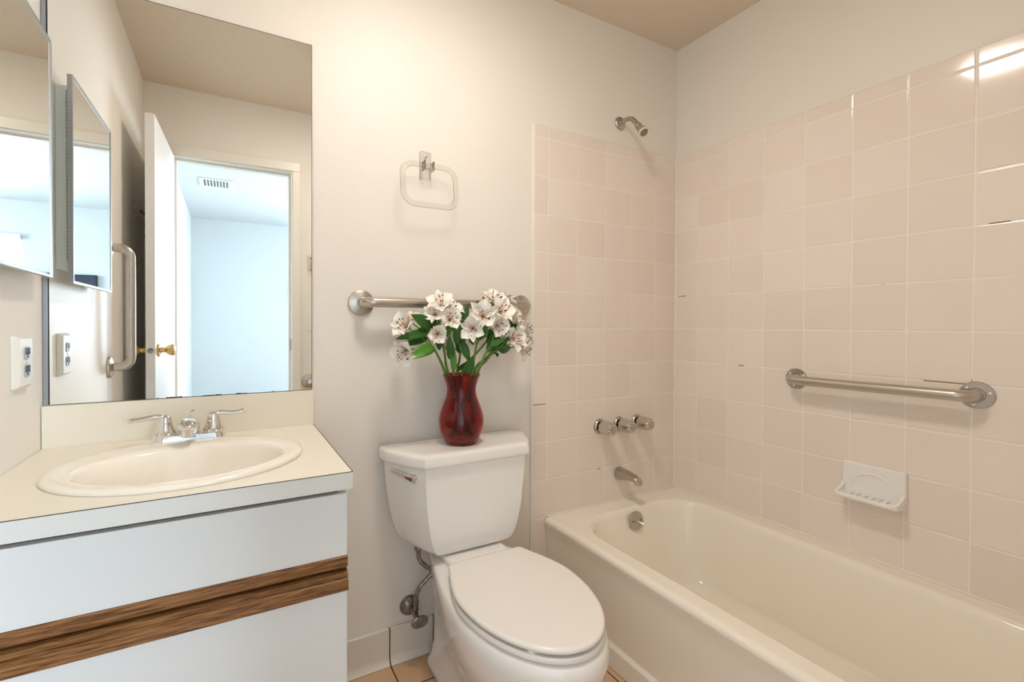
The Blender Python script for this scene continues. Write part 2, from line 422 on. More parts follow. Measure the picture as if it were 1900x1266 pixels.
bm = new_bm(); add_box(bm, WX0-(WX0+WX1)/2-.03, WX1-(WX0+WX1)/2+.03, .002, .05, WZ1-WZ0-.03, WZ1-WZ0+.02, .003); link('headrail', bm, m_blind, bl)
bm = new_bm()
for i in range(38):
    z = .02 + i*.031; hw = (WX1-WX0)/2+.02
    loft(bm, [[Vector((x, .006, z+.003)), Vector((x, .018, z+.0045)), Vector((x, .030, z-.001)), Vector((x, .030, z-.0022)), Vector((x, .018, z+.0033)), Vector((x, .006, z+.0018))] for x in (-hw, hw)])
link('slats', bm, m_blind, bl, angle=60)
vt = thing('ceiling_vent', 'white louvred air vent in the bedroom ceiling beyond the doorway', 'vent', (.305, -3.44, BZ))
bm = new_bm()
for a in ((-.135, -.10, -.145, .145), (.10, .135, -.145, .145), (-.10, .10, -.145, -.11), (-.10, .10, .11, .145)): add_box(bm, a[0], a[1], a[2], a[3], -.008, -.0005, .002)
link('vent_frame', bm, m_trim, vt)
bm = new_bm(); add_box(bm, -.1, .1, -.11, .11, -.0025, -.0008); link('vent_opening', bm, mat('vent_dark', (.10, .12, .14), .8), vt, smooth=False)
bm = new_bm()
for i in range(8):
    x = -.087 + i*.025
    loft(bm, [[Vector((x, y, -.002)), Vector((x+.014, y, -.012)), Vector((x+.0155, y, -.011)), Vector((x+.0015, y, -.001))] for y in (-.11, .11)])
link('louvres', bm, m_trim, vt, smooth=False)
tv = thing('television', 'small black flat screen on the bedroom far wall, left of the window', 'television', (1.275, BY, 1.57))
bm = new_bm(); add_box(bm, -.145, .145, .004, .045, -.12, .12, .006); link('casing', bm, m_black, tv)
bm = new_bm(); add_box(bm, -.135, .135, .0452, .047, -.108, .108, .001); link('screen', bm, m_screen, tv)

# ------------------------------------------------------------------ ceiling lamp
lm = thing('ceiling_light', 'round flush ceiling lamp with a glowing frosted glass dome', 'lamp', (.93, -.74, CZ))
bm = new_bm(); lathe(bm, [(0, -.001), (.130, -.001), (.130, -.042), (.1205, -.044), (.1205, -.024), (0, -.024)], None, 48); link('lamp_base', bm, m_brushed, lm)
bm = new_bm(); lathe(bm, [(.119, -.0245), (.119, -.040), (.112, -.047), (.094, -.054), (.064, -.059), (.028, -.062), (0, -.063)], None, 48); link('lamp_shade', bm, m_lamp, lm)
bm = new_bm(); lathe(bm, [(0, -.0635), (.010, -.064), (.012, -.069), (.007, -.076), (0, -.078)], None, 20); link('finial', bm, m_brushed, lm)

# ------------------------------------------------------------------ vanity
va = thing('vanity_cabinet', 'white laminate vanity cabinet with oak pull rails under the counter', 'cabinet', (.315, -.27, 0))
def vp(name, bm, m, parent=va, **k):
    bmesh.ops.translate(bm, verts=bm.verts[:], vec=-Vector((.315, -.27, 0))); return link(name, bm, m, parent, **k)
VX1 = .629; VY = -.545
bm = new_bm(); add_box(bm, .002, VX1-.016, VY+.020, VY+.024, .09, .8065); add_box(bm, .002, .014, VY+.024, -.003, .09, .8065); add_box(bm, .014, VX1-.016, VY+.024, -.003, .09, .105); add_box(bm, .014, VX1-.016, -.012, -.003, .105, .8065); add_box(bm, .002, VX1-.02, VY+.07, -.01, 0.001, .0905); vp('carcass', bm, m_cabinet_in, smooth=False)
bm = new_bm(); add_box(bm, VX1-.0155, VX1-.001, VY+.02, -.003, .001, .8065, .0005); vp('side_panel', bm, m_white_lam)
bm = new_bm(); add_box(bm, .003, VX1, VY, VY+.0195, .6635, .7970, .0012); df = vp('drawer_front', bm, m_white_lam)
bm = new_bm(); add_box(bm, .003, VX1, VY, VY+.0195, .06, .5885, .0012); d1 = vp('cabinet_door', bm, m_white_lam)
def rail(name, x0, x1, prof, parent):
    bm = new_bm(); loft(bm, [[Vector((x, y, z)) for y, z in prof] for x in (x0, x1)]); return vp(name, bm, m_wood, parent, angle=40)
# upper rail: flat face, then undercut finger groove
rail('pull_rail', .003, VX1+.001, [(VY+.019, .6630), (VY-.001, .6630), (VY-.002, .662), (VY-.002, .6435), (VY+.001, .6385), (VY+.006, .6350), (VY+.012, .6325), (VY+.019, .6315)], df)
low = [(VY+.019, .6295), (VY+.009, .6295), (VY+.004, .6285), (VY+.0005, .6245), (VY+.001, .619), (VY+.0035, .6155), (VY+.0005, .6125), (VY-.004, .611), (VY-.004, .5905), (VY-.003, .589), (VY+.019, .589)]
rail('pull_rail', .003, VX1+.002, low, d1)
# counter
ct = thing('countertop', 'cream laminate vanity countertop with backsplash under the wall mirror', 'countertop', (.315, -.28, .808))
def cp(name, bm, m, parent=ct, **k):
    bmesh.ops.translate(bm, verts=bm.verts[:], vec=-Vector((.315, -.28, .808))); return link(name, bm, m, parent, **k)
CT = .8445; CYF = -.5567; CX1 = .6385
SC = (.323, -.312)
# slab with an oval cut-out for the sink
bm = new_bm()
hole = [(SC[0]+.222*math.cos(2*PI*i/64), SC[1]+.187*math.sin(2*PI*i/64)) for i in range(64)]
def outer_pt(a):
    c, s = math.cos(a), math.sin(a); x0, x1, y0, y1 = .001-SC[0], CX1-.0018-SC[0], CYF+.0018-SC[1], -.0215-SC[1]
    t = min((x1/c if c > 1e-9 else (x0/c if c < -1e-9 else 9)), (y1/s if s > 1e-9 else (y0/s if s < -1e-9 else 9)))
    return (SC[0]+c*t, SC[1]+s*t)
angs = [2*PI*i/64 for i in range(64)]
crn = [math.atan2(y-SC[1], x-SC[0]) % (2*PI) for x, y in ((.001, CYF+.0018), (CX1-.0018, CYF+.0018), (CX1-.0018, -.0215), (.001, -.0215))]
angs = sorted(angs + crn)
hole = [(SC[0]+.222*math.cos(a), SC[1]+.187*math.sin(a)) for a in angs]
outp = [outer_pt(a) for a in angs]
rings = []
for z in (CT, CT-.036):
    rings.append(([bm.verts.new((x, y, z)) for x, y in hole], [bm.verts.new((x, y, z)) for x, y in outp]))
n = len(angs)
for i in range(n):
    j = (i+1) % n
    bm.faces.new((rings[0][0][i], rings[0][1][i], rings[0][1][j], rings[0][0][j]))
    bm.faces.new((rings[1][0][i], rings[1][0][j], rings[1][1][j], rings[1][1][i]))
    bm.faces.new((rings[0][1][i], rings[1][1][i], rings[1][1][j], rings[0][1][j]))
    bm.faces.new((rings[0][0][i], rings[0][0][j], rings[1][0][j], rings[1][0][i]))
cp('counter_slab', bm, m_lam, smooth=False)
bm = new_bm(); add_box(bm, .001, CX1, CYF, CYF+.0017, .8085, CT-.0010); add_box(bm, CX1-.0017, CX1, CYF+.0017, -.0215, .8085, CT-.0010); cp('front_edge', bm, m_lam_edge, smooth=False)
bm = new_bm(); add_box(bm, .001, CX1, CYF-.0001, CYF+.0017, CT-.0010, CT+.0001); add_box(bm, CX1-.0017, CX1+.0001, CYF+.0017, -.0215, CT-.0010, CT+.0001); cp('edge_seam', bm, m_seam, smooth=False)
bm = new_bm(); add_box(bm, .0015, CX1, -.021, -.0012, CT-.03, .9495, .0012); cp('backsplash', bm, m_lam)
# sink
sk = thing('sink', 'cream oval drop-in basin set in the vanity countertop', 'sink', (SC[0], SC[1], CT))
NS = 72
def oval(rx, ry, z, dx=0, dy=0): return [Vector((dx+rx*math.cos(2*PI*i/NS), dy+ry*math.sin(2*PI*i/NS), z)) for i in range(NS)]
bm = new_bm()
RINGS = [oval(.205, .170, -.012, 0, 0), oval(.243, .207, -.001), oval(.2455, .2095, .0035), oval(.243, .207, .0085), oval(.236, .200, .0115), oval(.222, .184, .0125, 0, -.004), oval(.205, .157, .0115, .002, -.022),
         oval(.197, .148, .009, .003, -.026), oval(.191, .142, .002, .003, -.028), oval(.184, .136, -.018, .003, -.029), oval(.170, .124, -.06, .003, -.03), oval(.142, .102, -.098, .003, -.03), oval(.095, .068, -.122, .003, -.03), oval(.05, .038, -.131, .003, -.03), oval(.022, .022, -.133, .003, -.03)]
loft(bm, RINGS, False, True)
# outer underside of the bowl
loft(bm, [oval(.205, .170, -.012), oval(.192, .146, -.03, .003, -.02), oval(.178, .132, -.065, .003, -.03), oval(.15, .11, -.108, .003, -.03), oval(.05, .04, -.143, .003, -.03)], False, True)
link('basin', bm, m_sink, sk, angle=60)
bm = new_bm(); lathe(bm, [(0, -.1315), (.0225, -.1315), (.0225, -.129), (.018, -.128), (.016, -.1295), (0, -.1295)], Matrix.Translation((.003, -.03, 0)), 28); link('drain', bm, m_chrome, sk)
# faucet
FZ = CT+.0115; FC = (.318, -.112)
fa = thing('bathroom_faucet', 'chrome two-handle centreset faucet on the back rim of the sink', 'faucet', (FC[0], FC[1], FZ))
bm = new_bm()
def stad(hx, hy, z, nn=40):
    pts = []
    for i in range(nn):
        t = 2*PI*i/nn; c, s = math.cos(t), math.sin(t)
        pts.append(Vector(((hx-hy)*(1 if c > 0 else -1) + hy*c if abs(c) > 1e-6 else 0, hy*s, z)))
    return pts
loft(bm, [stad(.081, .028, .0), stad(.081, .028, .004), stad(.0785, .0265, .012), stad(.074, .023, .0175), stad(.070, .020, .019)])
link('faucet_base', bm, m_chrome, fa)
bm = new_bm()
def sec(y, hw, z0, z1, n=24):
    # rounded-top section in xz
    zc, hh = (z0+z1)/2, (z1-z0)/2
    return [Vector((hw*math.copysign(abs(math.cos(2*PI*i/n))**.8, math.cos(2*PI*i/n)), y, zc + hh*math.copysign(abs(math.sin(2*PI*i/n))**.8, math.sin(2*PI*i/n)))) for i in range(n)]
loft(bm, [sec(.022, .014, .014, .036), sec(.016, .020, .010, .047), sec(.0, .0255, .010, .056), sec(-.02, .0255, .012, .060), sec(-.045, .0245, .021, .0625), sec(-.07, .0235, .030, .0625), sec(-.085, .021, .034, .060), sec(-.096, .015, .038, .055), sec(-.101, .006, .043, .050)])
link('spout', bm, m_chrome, fa)
bm = new_bm(); lathe(bm, [(0, .002), (.0125, .002), (.0135, .004), (.0135, .022), (0, .022)], Matrix.Translation((0, -.082, .018)), 24); link('aerator', bm, m_chrome, fa)
bm = new_bm(); tube(bm, [(0, .014, .03), (0, .014, .066)], .0022, 8); tube(bm, [(-.010, .014, .068), (0, .014, .0685), (.010, .013, .071)], (lambda t: (.0022, .0045)), 10); link('lift_rod', bm, m_chrome, fa)
for s, tipx, tipz in ((-1, -.130, .0555), (1, .130, .0625)):
    hx = s*.0535
    bm = new_bm(); lathe(bm, [(0, .0155), (.0262, .0155), (.0262, .0195), (.0235, .023), (.019, .034), (.0155, .046), (.0145, .055), (.013, .061), (.007, .0655), (0, .0665)], Matrix.Translation((hx, 0, 0)), 32)
    hb = link('handle', bm, m_chrome, fa)
    bm = new_bm()
    path = smooth_path([(hx, .0, .052), (hx+s*.005, -.001, .0600), (hx+s*.020, -.002, .0628), (hx+s*.048, -.003, .0590), (tipx, -.004, tipz+.0015)], 6)
    tube(bm, path, lambda t: ((.010, .0115) if t < .2 else (.0064, .0098-.002*t)) if t < .96 else (.0045, .006), 14)
    link('lever', bm, m_chrome, hb)

# ------------------------------------------------------------------ wall mirror
MX0, MX1, MZ0, MZ1 = .014, .6345, .9515, 2.0235
mr = thing('wall_mirror', 'large frameless wall mirror above the vanity backsplash', 'mirror', ((MX0+MX1)/2, 0, MZ0))
def mp_(name, bm, m, parent=mr, **k):
    bmesh.ops.translate(bm, verts=bm.verts[:], vec=-Vector(((MX0+MX1)/2, 0, MZ0))); return link(name, bm, m, parent, **k)
bm = new_bm(); add_box(bm, MX0, MX1, -.006, -.0035, MZ0, MZ1); mp_('mirror_glass', bm, m_mirror, smooth=False)
bm = new_bm(); add_box(bm, MX0+.001, MX1+.0012, -.0034, -.0004, MZ0+.001, MZ1+.0012)
add_box(bm, MX1+.0001, MX1+.0014, -.006, -.0004, MZ0, MZ1+.0014); add_box(bm, MX0, MX1+.0014, -.006, -.0004, MZ1+.0001, MZ1+.0016); add_box(bm, MX0, MX1, -.0058, -.0004, MZ0-.0008, MZ0-.0001)
mp_('mirror_edge', bm, m_black, smooth=False)
bm = new_bm(); add_box(bm, .0008, MX0-.003, -.005, -.0004, MZ0-.001, MZ1, .001); mp_('edge_channel', bm, m_greymet)
bm = new_bm(); add_box(bm, MX0-.003, MX0-.0003, -.006, -.0004, MZ0, MZ1); mp_('edge_joint', bm, m_black, smooth=False)
for x0, x1, h in ((.235, .238, .0022), (.256, .293, .0028), (.34, .372, .0012), (.373, .388, .0024), (.425, .441, .0022), (.441, .456, .0012), (.52, .527, .0012)):
    bm = new_bm(); pts = []
    k = 7
    for i in range(k): pts.append(Vector((x0+(x1-x0)*i/(k-1), -.0062, MZ0)))
    top = [Vector((x0+(x1-x0)*i/(k-1), -.0062, MZ0 + h*(.5+.6*random.random()))) for i in range(k)][::-1]
    f = bm.faces.new([bm.verts.new(p) for p in pts+top])
    e = bmesh.ops.extrude_face_region(bm, geom=[f]); bmesh.ops.translate(bm, verts=[v for v in e['geom'] if isinstance(v, bmesh.types.BMVert)], vec=(0, .0004, 0))
    mp_('desilvered_spot', bm, m_black, smooth=False)

# ------------------------------------------------------------------ medicine cabinet on the left wall
mc = thing('medicine_cabinet', 'steel medicine cabinet with mirrored door slightly open on the left wall', 'cabinet', (0, -.28, 1.27))
def mcp(name, bm, m, parent=mc, **k):
    bmesh.ops.translate(bm, verts=bm.verts[:], vec=-Vector((0, -.28, 1.27))); return link(name, bm, m, parent, **k)
bm = new_bm()
add_box(bm, .0005, .003, -.455, -.116, 1.302, 1.798)
add_box(bm, .003, .029, -.118, -.116, 1.302, 1.798); add_box(bm, .003, .029, -.455, -.453, 1.302, 1.798)
add_box(bm, .003, .029, -.453, -.118, 1.302, 1.304); add_box(bm, .003, .029, -.453, -.118, 1.796, 1.798)
mcp('cabinet_body', bm, m_cabbody, smooth=False)
bm = new_bm(); add_box(bm, .0235, .0295, -.1158, -.1148, 1.325, 1.785); ph = mcp('piano_hinge', bm, m_black, smooth=False)
bm = new_bm()
for i in range(46):
    z = 1.327+.456*i/46; tube(bm, [(.0265, -.1128, z), (.0265, -.1128, z+.0058)], .0031, 8)
mcp('hinge_knuckles', bm, m_alu, ph)
H = Vector((.0405, -.090, 0)); Fp = Vector((.0470, -.520, 0)); du = (Fp-H).normalized(); nn = Vector((du.y, -du.x, 0)); nn = nn if nn.x > 0 else -nn
DLW = (Fp-H).length; DZ0, DZ1 = 1.2635, 1.8215
mtx = Matrix((( du.x, nn.x, 0, H.x), (du.y, nn.y, 0, H.y), (0, 0, 1, 0), (0, 0, 0, 1)))
bm = new_bm(); t = new_bm(); add_box(t, .002, DLW-.002, -.0022, .0, DZ0+.002, DZ1-.002); merge(bm, t, 0, mtx); dm = mcp('cabinet_door', bm, m_mirror, smooth=False)
bm = new_bm(); t = new_bm()
add_box(t, 0, .007, -.010, .0022, DZ0, DZ1, .001); add_box(t, DLW-.007, DLW, -.010, .0022, DZ0, DZ1, .001); add_box(t, .007, DLW-.007, -.010, .0022, DZ0, DZ0+.007, .001); add_box(t, .007, DLW-.007, -.010, .0022, DZ1-.007, DZ1, .001)
merge(bm, t, 0, mtx); mcp('door_frame', bm, m_alu, dm)
bm = new_bm(); t = new_bm(); add_box(t, .004, DLW-.004, -.0095, -.003, DZ0+.004, DZ1-.004); merge(bm, t, 0, mtx); mcp('door_back', bm, m_cabbody, dm, smooth=False)

# ------------------------------------------------------------------ outlet, switch
ol = thing('electrical_outlet', 'ivory duplex outlet on the left wall above the counter', 'outlet', (0, -.157, 1.070))
bm = new_bm(); loft(bm, [[Vector((x, a, b)) for a, b in rrect(w_, h_, r_, 4)] for x, w_, h_, r_ in ((.0004, .086, .117, .004), (.006, .085, .116, .004), (.0125, .074, .106, .004), (.0138, .071, .103, .004))]); link('outlet_plate', bm, m_plate, ol, angle=30)
m_recept = mat('receptacle', (.42, .46, .55), .3); m_slot = mat('slot_dark', (.012, .012, .03), .4)
for s in (-1, 1):
    bm = new_bm(); loft(bm, [[Vector((x, a*k, b*k + s*.0195)) for a, b in superell(.0165, .0145, 3.2, 28)] for x, k in ((.0120, 1), (.0152, 1), (.0158, .95))])
    rc = link('receptacle', bm, m_recept, ol)
    bm = new_bm()
    add_box(bm, .0155, .0163, -.0125, -.0018, s*.0195-.003, s*.0195+.0118, .0012); add_box(bm, .0155, .0163, .0018, .0125, s*.0195-.003, s*.0195+.0118, .0012)
    lathe(bm, [(0, 0), (.0034, 0), (.0034, .001), (0, .001)], axis_mtx((.0155, 0, s*.0195-.0075), (1, 0, 0)), 14)
    link('slots', bm, m_slot, rc)
bm = new_bm(); lathe(bm, [(0, 0), (.003, 0), (.0025, .0014), (0, .0018)], axis_mtx((.0136, 0, 0), (1, 0, 0)), 14); link('plate_screw', bm, m_nickel, ol)
sw = thing('light_switch', 'ivory light switch plate on the front wall beside the door casing', 'switch', (.875, FY, 1.172))
bm = new_bm(); loft(bm, [[Vector((a*k, y, b*k)) for a, b in rrect(.070, .115, .004, 4)] for y, k in ((.0004, 1), (.004, 1), (.006, .94))]); link('switch_plate', bm, m_plate, sw)
bm = new_bm(); add_box(bm, -.005, .005, .005, .016, -.010, .008, .002); link('toggle', bm, m_plate, sw)

# ------------------------------------------------------------------ grab bars
def grab_bar(label, a, b, out, rbar, rfl, mfl, screws=0, group=None, exposed=False):
    a, b, out = Vector(a), Vector(b), Vector(out); mid = (a+b)/2; o = out.normalized()
    t = thing('grab_bar', label, 'grab bar', mid, group)
    bm = new_bm(); tube(bm, [p-mid for p in bent_bar(a + o*.004, b + o*.004, out, rbar*2.1)], rbar, 20, up=o); link('bar', bm, m_brushed, t)
    for c in (a, b):
        bm = new_bm(); mt = axis_mtx(c-mid, o)
        if exposed: prof = [(0, .0005), (rfl, .0005), (rfl, .0035), (rfl*.96, .0048), (rbar*1.25, .0058), (rbar*1.1, .009), (0, .009)]
        else: prof = [(0, .0005), (rfl, .0005), (rfl, .006), (rfl*.96, .0095), (rfl*.80, .0125), (rbar*1.3, .0155), (rbar*1.12, .0175), (0, .0175)]
        lathe(bm, prof, mt, 40); fo = link('flange', bm, mfl, t)
        for i in range(screws):
            th = 2*PI*i/screws + .3; bm = new_bm(); lathe(bm, [(0, .004), (.0048, .004), (.0042, .0072), (.0015, .0082), (0, .0082)], mt @ Matrix.Translation((rfl*.73*math.cos(th), rfl*.73*math.sin(th), 0)), 14)
            link('screw', bm, m_chrome, fo)
    return t
GB = 'stainless grab bars'
grab_bar('horizontal steel grab bar on the painted wall behind the flowers', (.789, 0, 1.2265), (1.411, 0, 1.2295), (0, -.066, 0), .0165, .0425, m_brushed, 0, GB)
grab_bar('vertical steel grab bar on the left wall, seen in the large mirror', (0, -.735, .987), (0, -.735, 1.448), (.066, 0, 0), .0165, .0405, m_brushed, 0, GB)
grab_bar('steel grab bar with screwed flanges on the tub wall tiles', (RX-TT, -.566, .957), (RX-TT, -1.057, .960), (-.060, 0, 0), .0165, .0385, m_nickel, 3, GB, True)
grab_bar('grab bar on the front wall right of the door, half cut off in the mirror', (.846, FY, .795), (1.46, FY, .795), (0, .066, 0), .0165, .042, m_brushed, 0, GB)

# ------------------------------------------------------------------ clear acrylic rings
def towel_ring(label, origin, rotz, tilt=10, s=1.0, lean=0):
    """wall plane is local y = 0, room is -y"""
    t = thing('towel_ring', label, 'towel ring', origin, 'clear acrylic towel rings'); t.rotation_euler = (0, 0, rotz)
    bm = new_bm(); loft(bm, [[Vector((a*k, y, b*k)) for a, b in rrect(.040*s, .098*s, .004, 4)] for y, k in ((-.0004, 1), (-.006, 1), (-.008, .95))])
    add_box(bm, -.019*s, -.014*s, -.046, -.0075, -.026*s, .006*s, .002); add_box(bm, .014*s, .019*s, -.046, -.0075, -.026*s, .006*s, .002); add_box(bm, -.0139*s, .0139*s, -.052, -.034, -.028*s, -.020*s, .002)
    br = link('bracket', bm, m_acryl, t, angle=30)
    for z in (.030*s, .002*s):
        bm = new_bm(); lathe(bm, [(0, 0), (.0042, 0), (.0036, .0018), (0, .0026)], axis_mtx((0, -.0082, z), (0, -1, 0)), 14); link('screw', bm, m_tarnish, br)
    bm = new_bm()
    ring = rrect(.192*s, .142*s, .040*s, 8); R_ = Matrix.Rotation(math.radians(tilt), 4, 'X')
    pts = [R_ @ Vector((a, 0, b-.0675*s)) + Vector((0, -.043, -.014*s)) for a, b in ring]
    N = len(pts); rings = []
    for i, p in enumerate(pts):
        tt = (pts[(i+1) % N]-pts[i-1]).normalized(); nrm = (R_.to_3x3() @ Vector((0, -1, 0))); v = tt.cross(nrm)
        rings.append([p + nrm*.0065*s*math.cos(2*PI*k/12) + v*.0095*s*math.sin(2*PI*k/12) for k in range(12)])
    loft(bm, rings+[rings[0]], False, False); bmesh.ops.remove_doubles(bm, verts=bm.verts[:], dist=1e-6)
    link('ring', bm, m_acryl, t)
    return t
towel_ring('clear acrylic towel ring on the painted wall above the toilet', (1.012, 0, 1.712), 0, -8)
towel_ring('clear acrylic towel ring on the left wall in the dark gap behind the open door', (0, -1.27, 1.700), PI/2, -8, .9)
hk = thing('robe_hook', 'small clear acrylic hook on the front wall beside the door casing', 'hook', (.858, FY, 1.535))
bm = new_bm(); loft(bm, [[Vector((a*k, y, b*k)) for a, b in rrect(.044, .100, .005, 4)] for y, k in ((.0004, 1), (.006, 1), (.008, .94))]); link('hook_plate', bm, m_acryl, hk)
bm = new_bm(); tube(bm, smooth_path([(0, .006, -.01), (0, .03, -.022), (0, .05, -.018), (0, .056, .006)], 6), .007, 12); link('prong', bm, m_acryl, hk)
for z in (.034, -.034):
    bm = new_bm(); lathe(bm, [(0, 0), (.004, 0), (.003, .002), (0, .0026)], axis_mtx((0, .0082, z), (0, 1, 0)), 14); link('screw', bm, m_tarnish, hk)

# ------------------------------------------------------------------ shower and tub fittings
sh = thing('shower_head', 'small chrome shower head on a bent arm above the tub tiles', 'shower head', (1.930, 0, 2.051))
bm = new_bm(); lathe(bm, [(0, .0006), (.0295, .0006), (.0295, .003), (.026, .008), (.017, .0115), (.012, .0125), (0, .0125)], axis_mtx((0, 0, 0), (0, -1, 0)), 36); link('escutcheon', bm, m_nickel, sh)
bm = new_bm(); ap = smooth_path([(0, -.008, .0), (0, -.045, .003), (-.002, -.075, -.008), (-.004, -.100, -.034), (-.0055, -.112, -.050)], 6); tube(bm, ap, .0098, 16); link('shower_arm', bm, m_nickel, sh)
hd0 = Vector((-.0055, -.112, -.050)); hdir = (Vector((-.010, -.160, -.104))-Vector((-.004, -.104, -.039))).normalized()
mh = axis_mtx(hd0, hdir)
bm = new_bm(); lathe(bm, [(0, -.004), (.0120, -.004), (.0145, .000), (.0150, .010), (.0125, .013), (.0135, .018), (.0215, .047), (.0235, .052), (.0235, .056), (0, .056)], mh, 32); hh_ = link('spray_head', bm, m_nickel, sh)
m_rim = mat('spray_rim', (.80, .76, .66), .35)
bm = new_bm(); lathe(bm, [(.0170, .0563), (.0243, .0563), (.0250, .058), (.0243, .0605), (.0200, .061), (.0170, .0595)], mh, 32, False, False); link('spray_ring', bm, m_rim, hh_)
bm = new_bm(); lathe(bm, [(0, .0564), (.0165, .0564), (.0165, .058), (0, .0585)], mh, 28)
for i in range(4):
    a_ = PI/4*i; t = new_bm(); add_box(t, -.016, .016, -.0011, .0011, .0585, .0602); merge(bm, t, 0, mh @ Matrix.Rotation(a_, 4, 'Z'))
link('spray_face', bm, mat('spray_face_grey', (.33, .31, .22), .4), hh_)

VL = (('hot', 'left'), )
labs = ('faceted chrome tub valve handle, leftmost of the three in a row above the spout', 'faceted chrome tub valve handle in the middle, directly above the spout', 'faceted chrome tub valve handle, rightmost of the three, nearest the tub corner')
for x, lb in zip((1.815, 1.927, 2.036), labs):
    t_ = thing('tub_valve', lb, 'valve handle', (x, -TT, .717), 'tub valve handles')
    bm = new_bm(); lathe(bm, [(0, .0004), (.0335, .0004), (.0335, .002), (.031, .007), (.027, .0105), (.0205, .011), (0, .011)], axis_mtx((0, 0, 0), (0, -1, 0)), 32); link('escutcheon', bm, m_nickel, t_)
    bm = new_bm(); lathe(bm, [(0, .011), (.0125, .011), (.0125, .020), (0, .020)], axis_mtx((0, 0, 0), (0, -1, 0)), 16); link('valve_stem', bm, m_black, t_)
    bm = new_bm(); nf = 8
    rings = []
    for r_, d_ in ((.0245, .020), (.0285, .023), (.0300, .033), (.0288, .064), (.0268, .078), (.0215, .086)):
        ring = []
        for i in range(nf*3):
            th = 2*PI*i/(nf*3); k = (1, .93, .93)[i % 3] if False else (1.0 if i % 3 else .90)
            ring.append(axis_mtx((0, 0, 0), (0, -1, 0)) @ Vector((r_*k*math.cos(th), r_*k*math.sin(th), d_)))
        rings.append(ring)
    loft(bm, rings); hb = link('handle', bm, m_dchrome, t_, angle=18)
    bm = new_bm(); lathe(bm, [(0, .0862), (.014, .0862), (.013, .0885), (0, .089)], axis_mtx((0, 0, 0), (0, -1, 0)), 20); link('cap', bm, m_nickel, hb)

sp = thing('tub_spout', 'tapered chrome tub spout on the back tiles below the valves', 'spout', (1.930, -TT, .499))
bm = new_bm(); rings = []
for d_, hw, z0, z1 in ((.0006, .028, -.032, .026), (.006, .0285, -.032, .026), (.03, .0265, -.025, .0245), (.06, .0235, -.018, .021), (.09, .0205, -.0145, .016), (.105, .0195, -.016, .011), (.115, .0185, -.022, .005), (.121, .017, -.025, -.003), (.123, .014, -.025, -.009)):
    rings.append([Vector((hw*math.copysign(abs(math.cos(2*PI*i/28))**.85, math.cos(2*PI*i/28)), -d_, (z0+z1)/2 + (z1-z0)/2*math.copysign(abs(math.sin(2*PI*i/28))**.85, math.sin(2*PI*i/28)))) for i in range(28)])
loft(bm, rings); link('spout_body', bm, m_nickel, sp)
bm = new_bm(); lathe(bm, [(.0115, 0), (.0135, 0), (.0135, .010), (.0115, .010)], axis_mtx((0, -.106, -.0160), (0, -.25, -1)), 20, False, False); link('outlet_ring', bm, m_chrome, sp)

# ------------------------------------------------------------------ bathtub
TY1 = -TT-.001; TY0 = FY+.012; TXF = 1.524; TXB = RX-TT-.001
tb = thing('bathtub', 'bone enamel bathtub with flat apron along the tiled walls', 'bathtub', ((TXF+TXB)/2, (TY0+TY1)/2, 0))
off = -Vector(((TXF+TXB)/2, (TY0+TY1)/2, 0))
bm = new_bm(); NT = 96
def rr_ring(x0, x1, y0, y1, r, z):
    """rounded rectangle with NT points, angularly matched"""
    pts = []
    q = NT//4
    for cx, cy, a0 in ((x1-r, y1-r, 0), (x0+r, y1-r, PI/2), (x0+r, y0+r, PI), (x1-r, y0+r, 1.5*PI)):
        for i in range(q): t = a0 + PI/2*i/(q-1); pts.append(Vector((cx+r*math.cos(t), cy+r*math.sin(t), z)) + off)
    return pts
ZR = ZT - .001
IX0, IX1, IY1, IY0 = 1.598, 2.222, -.100, -1.47
rings = [rr_ring(TXF+.027, TXB, TY0, TY1, .004, .003),   # behind the apron
         rr_ring(TXF+.027, TXB, TY0, TY1, .004, .079)]
rings = [rr_ring(TXF+.010, TXB, TY0, TY1, .004, .002), rr_ring(TXF+.009, TXB, TY0, TY1, .004, .066), rr_ring(TXF+.011, TXB, TY0, TY1, .004, .072), rr_ring(TXF+.020, TXB, TY0, TY1, .004, .077), rr_ring(TXF+.021, TXB, TY0, TY1, .004, .084),
         rr_ring(TXF+.011, TXB, TY0, TY1, .004, .30), rr_ring(TXF+.004, TXB, TY0, TY1, .004, .335), rr_ring(TXF, TXB, TY0, TY1, .004, ZR-.022), rr_ring(TXF+.0015, TXB, TY0, TY1, .005, ZR-.013), rr_ring(TXF+.006, TXB-.001, TY0, TY1-.001, .006, ZR-.005), rr_ring(TXF+.014, TXB-.002, TY0, TY1-.002, .008, ZR-.001), rr_ring(TXF+.022, TXB-.004, TY0, TY1-.004, .01, ZR)]
def inner(d, z, r, dy1=0, dy0=0): return rr_ring(IX0+d, IX1-d*.9, IY0+d+dy0, IY1-d*.8-dy1, r, z)
rings += [inner(-.010, ZR, .17), inner(.0, ZR-.003, .165), inner(.009, ZR-.010, .16), inner(.016, ZR-.024, .155), inner(.024, ZR-.06, .15, .002, .01), inner(.045, ZR-.18, .14, .022, .08), inner(.060, .115, .13, .045, .16), inner(.072, .082, .125, .055, .18), inner(.088, .068, .12, .068, .2), inner(.108, .0615, .115, .08, .22), inner(.15, .059, .10, .10, .24), inner(.23, .056, .07, .16, .3)]
loft(bm, rings, True, True)
link('tub_shell', bm, m_tub, tb, angle=80)
